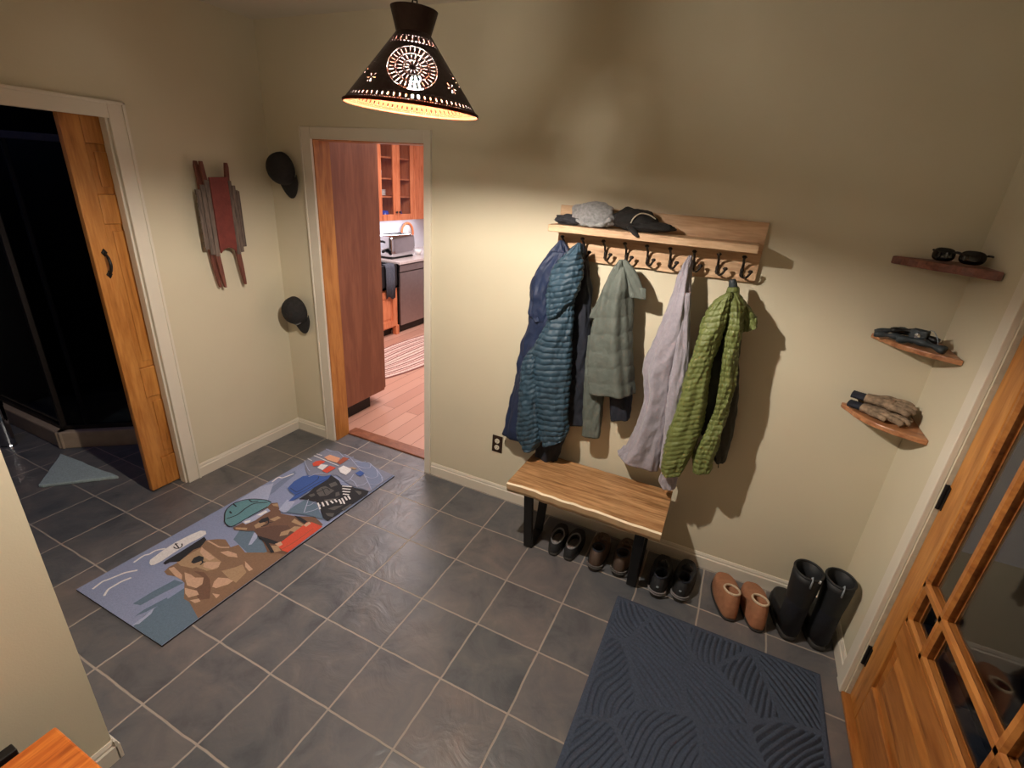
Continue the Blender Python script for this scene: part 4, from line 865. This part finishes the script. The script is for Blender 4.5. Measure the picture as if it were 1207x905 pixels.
# ------------------------------------------------------------------ rug with dogs
RZT = .009
rc = [Vector((-1.112, -1.655, 0)), Vector((-.485, -1.652, 0)), Vector((-.461, -.149, 0)), Vector((-1.086, -.118, 0))]
rug = empty('dog_rug', (-.79, -.9, 0), 0, 'long blue rug picturing three dogs in hats on the tiles', 'rug')
MB().prism([(p.x, p.y) for p in rc], 2, .0, RZT - .001).build('backing', M['sole'], rug)
AR = {k: plain('rug_' + k, rgb(*v), .92, 0, 130, .10, .35, bscale=400) for k, v in dict(sky=(132, 142, 172), sky2=(112, 124, 150), slate=(92, 112, 130), pale=(158, 166, 192), white=(214, 212, 212), black=(34, 34, 38), tan=(162, 134, 104), tan2=(190, 156, 130), brown=(128, 100, 78), brown2=(108, 80, 64), teal=(92, 134, 142), blue=(54, 84, 148), red=(198, 76, 54), dark=(92, 68, 58), grey=(84, 82, 80), mid=(120, 124, 140), peach=(206, 150, 118), rust=(150, 78, 56)).items()}
ARK = list(AR); am = MB(); lay = [0]
def FR(pts, crop): return [W(crop[0] + u / crop[2], crop[1] + v / crop[2], 2, RZT) for u, v in pts]
def inside(p):
    x0 = -1.110 + .024 * (p.y + 1.655) / 1.5; x1 = -.487 + .024 * (p.y + 1.655) / 1.5
    return Vector((min(max(p.x, x0), x1), min(max(p.y, -1.652), -.15 if p.x > -.6 else -.122), 0))
def poly(col, pts, crop):
    lay[0] += 1; z = RZT + lay[0] * .00008; w = [inside(p) for p in FR(pts, crop)]
    am.cur = ARK.index(col); am.add([Vector((p.x, p.y, z)) for p in w], [tuple(range(len(w)))])
def stroke(col, pts, crop, wd=.006):
    lay[0] += 1; z = RZT + lay[0] * .00008; w = [inside(p) for p in bez(FR(pts, crop), max(6, len(pts) * 4))]; am.cur = ARK.index(col); L_ = []; R_ = []
    for i, p in enumerate(w):
        t = (w[min(i + 1, len(w) - 1)] - w[max(i - 1, 0)]); t.z = 0
        if t.length < 1e-6: t = Vector((1, 0, 0))
        t.normalize(); nn = Vector((-t.y, t.x, 0)) * wd / 2; L_.append(Vector((p.x, p.y, z)) + nn); R_.append(Vector((p.x, p.y, z)) - nn)
    am.add(L_ + R_, [(i, i + 1, len(w) + i + 1, len(w) + i) for i in range(len(w) - 1)])
am.cur = 0; am.add([Vector((p.x, p.y, RZT)) for p in rc], [(0, 1, 2, 3)])
cA, cB, cC, cD = (60, 500, 2.743), (160, 600, 6.433), (220, 540, 5.025), (320, 510, 7.544)
poly('slate', [(262, 657), (300, 620), (370, 570), (430, 530), (470, 560), (500, 640), (358, 722)], cA)
poly('slate', [(265, 580), (330, 540), (400, 503), (430, 512), (350, 552), (290, 585)], cA)
poly('slate', [(270, 622), (300, 600), (375, 560), (380, 570), (310, 605)], cA)
poly('pale', [(262, 650), (300, 622), (335, 592), (325, 612), (285, 645)], cA)
poly('sky2', [(420, 235), (480, 190), (560, 130), (640, 75), (650, 90), (590, 140), (520, 200), (470, 235)], cC)
poly('pale', [(700, 250), (560, 330), (600, 250), (650, 190), (720, 190)], cA)
poly('slate', [(590, 372), (640, 300), (760, 300), (850, 300), (820, 330), (735, 395), (720, 425), (640, 420)], cA)
poly('pale', [(365, 515), (400, 440), (425, 440), (415, 475), (385, 510)], cC)
for p_, w_ in (([(135, 533), (165, 510), (185, 502), (215, 490), (240, 480), (280, 472)], .010), ([(172, 555), (185, 535), (205, 522), (230, 508), (260, 496)], .010), ([(268, 447), (300, 425), (318, 420), (340, 408), (370, 402)], .010), ([(715, 187), (735, 172), (750, 173), (785, 160)], .010)):
    stroke('white', p_, cA, w_)
# golden dog
poly('brown', [(240, 500), (215, 475), (250, 440), (330, 400), (440, 300), (540, 235), (620, 228), (680, 230), (720, 290), (780, 270), (830, 330), (965, 330), (965, 410), (860, 490), (460, 760), (400, 700), (365, 680), (370, 560), (330, 520), (270, 505)], cB)
poly('brown', [(440, 560), (480, 630), (600, 556), (700, 486), (795, 428), (770, 400), (700, 412), (640, 430)], cA)
poly('tan', [(310, 400), (430, 330), (500, 290), (560, 330), (610, 370), (650, 400), (620, 450), (540, 470), (460, 440), (430, 450), (340, 430)], cB)
poly('brown2', [(440, 470), (520, 480), (560, 530), (570, 600), (560, 680), (480, 690), (440, 610), (510, 560), (515, 520)], cB)
poly('tan', [(650, 470), (760, 440), (810, 420), (840, 480), (760, 560), (700, 520)], cB)
for p_ in ([(370, 480), (420, 498), (450, 520), (515, 520), (505, 570), (460, 600), (390, 580), (375, 530)], [(580, 590), (595, 550), (625, 520), (700, 525), (740, 545), (700, 572), (610, 600)], [(372, 598), (465, 620), (480, 650), (400, 672), (375, 640)], [(410, 692), (480, 680), (492, 700), (450, 714)],
           [(640, 328), (700, 318), (765, 340), (772, 368), (700, 360)], [(828, 395), (890, 458), (860, 472), (832, 440)], [(580, 640), (640, 650), (612, 678)], [(500, 288), (560, 340), (602, 372), (560, 392), (520, 368), (488, 330)], [(520, 402), (642, 402), (630, 440), (580, 462), (512, 440)], [(248, 452), (290, 440), (352, 500), (350, 540), (300, 510)]):
    poly('tan2', p_, cB)
stroke('tan2', [(545, 240), (600, 270), (640, 290), (710, 292)], cB, .008)
poly('black', [(420, 405), (440, 372), (480, 355), (515, 365), (515, 385), (480, 402), (440, 415)], cB)
stroke('black', [(500, 385), (508, 405), (490, 425)], cB, .007); stroke('black', [(505, 405), (530, 402)], cB, .006)
poly('black', [(208, 412), (230, 392), (350, 320), (460, 250), (520, 212), (537, 235), (490, 292), (440, 310), (365, 372), (330, 400), (260, 405), (225, 423)], cB)
poly('white', [(104, 412), (110, 388), (200, 320), (300, 255), (420, 195), (490, 166), (530, 168), (536, 190), (500, 215), (400, 265), (280, 340), (200, 395), (140, 425), (115, 427)], cB)
stroke('black', [(300, 262), (330, 300)], cB, .006); stroke('black', [(287, 288), (305, 300), (335, 298), (352, 280), (350, 264)], cB, .006); stroke('black', [(293, 276), (318, 262)], cB, .005)
# brown dog with helmet
poly('brown2', [(275, 412), (300, 400), (380, 360), (480, 290), (500, 268), (540, 265), (549, 300), (560, 330), (640, 345), (760, 350), (808, 395), (600, 575), (520, 565), (480, 560), (455, 500), (400, 432), (360, 433), (282, 427)], cC)
poly('dark', [(400, 425), (520, 400), (600, 400), (640, 440), (560, 500), (440, 470)], cC)
for p_ in ([(400, 400), (440, 375), (470, 385), (440, 410), (410, 418)], [(490, 365), (540, 345), (560, 355), (520, 375)], [(520, 560), (500, 520), (540, 520), (560, 550)], [(600, 430), (640, 405), (690, 410), (640, 440)], [(505, 275), (540, 270), (545, 290), (515, 285)], [(290, 412), (360, 415), (355, 428), (290, 424)], [(560, 440), (620, 420), (600, 455), (550, 465)], [(640, 360), (700, 400), (690, 408), (620, 380)]):
    poly('tan', p_, cC)
poly('pale', [(325, 378), (345, 365), (400, 345), (480, 298), (497, 315), (460, 335), (405, 372), (350, 395)], cC)
poly('white', [(415, 340), (470, 312), (480, 320), (440, 342)], cC); poly('white', [(340, 378), (380, 368), (375, 382), (345, 388)], cC)
poly('black', [(425, 380), (445, 362), (482, 350), (492, 368), (465, 380), (435, 388)], cC)
stroke('black', [(482, 365), (486, 385), (470, 400), (440, 408)], cC, .006); stroke('black', [(486, 385), (510, 380)], cC, .005)
poly('teal', [(224, 378), (232, 315), (285, 268), (370, 246), (465, 250), (502, 265), (480, 290), (380, 345), (272, 407), (238, 395)], cC)
stroke('black', [(224, 378), (232, 315), (285, 268), (370, 246), (465, 250), (502, 265)], cC, .007); stroke('black', [(238, 362), (300, 338), (350, 300), (400, 272), (480, 264)], cC, .007); stroke('black', [(224, 378), (238, 397), (272, 407), (380, 345), (480, 290)], cC, .006)
stroke('black', [(255, 318), (266, 330)], cC, .009); stroke('black', [(275, 272), (295, 290)], cC, .008); stroke('black', [(370, 250), (390, 262), (425, 258)], cC, .007)
poly('black', [(418, 462), (480, 478), (545, 500), (535, 515), (480, 505), (432, 482)], cC); poly('black', [(638, 343), (670, 350), (715, 378), (700, 392), (665, 370)], cC); poly('black', [(455, 490), (480, 495), (520, 560), (500, 565)], cC)
poly('red', [(530, 510), (560, 500), (712, 385), (740, 382), (806, 408), (602, 562), (565, 550)], cC)
poly('tan2', [(523, 512), (558, 498), (570, 515), (548, 528)], cC); poly('tan2', [(692, 400), (725, 380), (738, 390), (708, 410)], cC); stroke('rust', [(560, 545), (640, 500), (750, 420)], cC, .005)
# the net and the far corner
poly('mid', [(290, 245), (470, 140), (560, 160), (680, 190), (1110, 360), (880, 530), (700, 470), (580, 380), (340, 400), (300, 330)], cD)
poly('sky2', [(740, 250), (860, 270), (960, 350), (1000, 420), (890, 510), (840, 400)], cD); poly('slate', [(130, 715), (200, 660), (300, 600), (395, 640), (462, 775), (300, 735)], cD)
poly('pale', [(65, 690), (140, 600), (210, 620), (150, 700), (110, 720)], cD)
# black dog
poly('black', [(245, 595), (330, 540), (460, 420), (530, 382), (600, 430), (620, 470), (700, 480), (780, 505), (866, 528), (850, 555), (500, 792), (462, 765), (440, 700), (400, 620), (300, 600)], cD)
for p_ in ([(400, 520), (440, 490), (480, 480), (520, 500), (560, 520), (500, 562), (430, 572), (405, 545)], [(510, 462), (570, 440), (590, 470), (530, 492)], [(470, 602), (600, 585), (560, 605), (470, 622)], [(500, 684), (560, 660), (640, 650), (560, 695)], [(480, 722), (560, 722), (545, 756), (500, 745)], [(740, 520), (800, 530), (800, 548), (780, 560)], [(330, 560), (380, 545), (390, 565), (350, 580)], [(570, 540), (600, 530), (610, 560), (570, 575)], [(620, 690), (700, 640), (720, 640), (650, 700)]):
    poly('grey', p_, cD)
stroke('black', [(400, 540), (450, 520), (490, 500), (520, 520)], cD, .006); stroke('black', [(450, 500), (480, 560)], cD, .005)
poly('blue', [(145, 498), (200, 440), (280, 392), (380, 380), (470, 396), (532, 380), (500, 422), (350, 512), (250, 577), (190, 612), (150, 616), (212, 560), (168, 530)], cD)
stroke('black', [(170, 500), (215, 530), (245, 525), (400, 430), (420, 395)], cD, .004); stroke('black', [(215, 560), (300, 520), (420, 450), (500, 420)], cD, .004)
for a_, b_ in (((412, 630), (432, 688)), ((450, 625), (466, 662)), ((485, 615), (506, 652)), ((525, 612), (548, 635)), ((560, 600), (582, 625)), ((600, 600), (622, 640)), ((625, 590), (650, 640)), ((650, 575), (672, 608)), ((680, 570), (700, 600)), ((630, 482), (715, 488)), ((630, 505), (705, 512)), ((632, 530), (700, 536)), ((635, 553), (690, 560))):
    stroke('white', [a_, ((a_[0] + b_[0]) / 2 + 2, (a_[1] + b_[1]) / 2), b_], cD, .010)
for p_ in ([(700, 230), (760, 300), (830, 390), (890, 515)], [(860, 268), (930, 330), (990, 410)], [(760, 300), (820, 322), (875, 318), (885, 278)], [(830, 392), (890, 412), (945, 392), (935, 338)], [(870, 462), (930, 470), (985, 440), (978, 402)], [(560, 395), (620, 440), (690, 430), (730, 380)], [(700, 420), (740, 450), (765, 495)], [(740, 260), (800, 270), (850, 262)], [(290, 250), (320, 320), (340, 350)], [(290, 720), (330, 600)], [(300, 720), (400, 690), (440, 650)], [(310, 660), (350, 650), (390, 620)], [(480, 150), (540, 175), (620, 170)], [(600, 180), (660, 240), (700, 250)], [(760, 480), (820, 470), (860, 440)], [(330, 400), (420, 370), (500, 375)], [(650, 200), (720, 230), (760, 200)]):
    stroke('pale', p_, cD, .005)
poly('red', [(365, 282), (395, 262), (440, 255), (482, 265), (425, 300), (375, 308)], cD); poly('red', [(450, 348), (520, 302), (575, 320), (495, 368)], cD); poly('white', [(408, 322), (440, 288), (505, 298), (455, 342)], cD)
poly('peach', [(468, 228), (520, 205), (612, 235), (585, 278), (500, 252)], cD); poly('rust', [(582, 275), (640, 225), (692, 240), (612, 292)], cD)
poly('blue', [(745, 370), (790, 345), (830, 370), (790, 400)], cD)
stroke('white', [(360, 205), (480, 255), (600, 305)], cD, .007); stroke('white', [(385, 192), (450, 212)], cD, .007); stroke('white', [(315, 235), (360, 258)], cD, .007)
poly('white', [(594, 328), (640, 302), (712, 332), (702, 356), (662, 386), (612, 362)], cD); poly('tan', [(690, 320), (720, 315), (762, 326), (740, 340)], cD)
am.build('pile', [AR[k] for k in ARK], rug)

# ------------------------------------------------------------------ ribbed doormat
mx0, mx1, my0, my1 = 1.147, 2.045, -1.90, -.425
sites = [(1.20, -.50, 1.45, -.30), (1.23, -.85, 1.70, -1.05), (1.42, -.56, 9, 9.2), (1.38, -.78, 9, 9.2), (1.60, -.50, 3.3, -.45), (1.62, -.72, 9.0, 9.4), (1.50, -1.05, 2.1, -1.25), (1.30, -1.30, 1.9, -1.45), (1.75, -.62, 2.9, -.9), (1.72, -1.02, 9, 10.5), (1.92, -.55, 1.5, -.9), (1.95, -.90, 2.6, -1.3), (1.86, -1.30, 2.5, -1.6), (1.60, -1.35, 9, 9.8), (1.40, -1.65, 2.2, -1.9), (1.80, -1.70, 9, 9.2)]
def hmat(x, y):
    wx = x + .02 * noise.noise(Vector((x * 6, y * 6, 3))); wy = y + .02 * noise.noise(Vector((x * 6, y * 6, 7)))
    ds = sorted(((wx - s[0]) ** 2 + (wy - s[1]) ** 2, i) for i, s in enumerate(sites)); gap = math.sqrt(ds[1][0]) - math.sqrt(ds[0][0]); s = sites[ds[0][1]]
    e = min(x - mx0, mx1 - x, y - my0, my1 - y)
    if e < .022: return .0065 if e > .004 else .003
    if gap < .022: return .0072
    rho = math.hypot(wx - s[2], wy - s[3]) / .024
    return .0015 + .0075 * min(1, max(0, .75 + 1.1 * math.sin(2 * PI * rho)))
nx, ny = 300, 400; vs = []; fs = []
for j in range(ny + 1):
    y = my0 + (my1 - my0) * (j / ny)
    for i in range(nx + 1): x = mx0 + (mx1 - mx0) * i / nx; vs.append((x, y, hmat(x, y)))
for j in range(ny):
    for i in range(nx): a = j * (nx + 1) + i; fs.append((a, a + 1, a + nx + 2, a + nx + 1))
mb = MB(); mb.add(vs, fs); mb.box(mx0 + .001, mx1 - .001, my0 + .001, my1 - .001, .0004, .0028)
tag(mb.build('doormat', M['mat'], smooth=True), 'large dark blue grey ribbed doormat in front of the glazed door', 'doormat')

# ------------------------------------------------------------------ wooden seat against the partition
wt = empty('side_bench', (.0, -2.35, 0), 0, 'orange wooden bench top at the lower left corner with dark iron back rail', 'bench')
p = W(65, 855, 2, .45)
mb = MB(); wobble_board(mb, p.x, p.x + .42, p.y - .75, p.y, .41, .45, .004, 2); mb.build('seat', M['tablew'], wt, bevel=.006)
mb = MB()
for y in (p.y - .08, p.y - .67):
    mb.box(p.x + .03, p.x + .055, y - .012, y + .012, 0, .41); mb.box(p.x + .36, p.x + .385, y - .012, y + .012, 0, .41); mb.box(p.x + .03, p.x + .385, y - .012, y + .012, .385, .41)
mb.build('leg_frame', M['black'], wt)
q = W(21, 883, 2, .45)
mb = MB(); mb.box(p.x - .045, p.x - .015, q.y - .60, q.y, .425, .45); mb.box(p.x - .03, p.x + .04, q.y - .50, q.y - .46, .395, .412); mb.build('back_rail', M['black'], wt, bevel=.003)
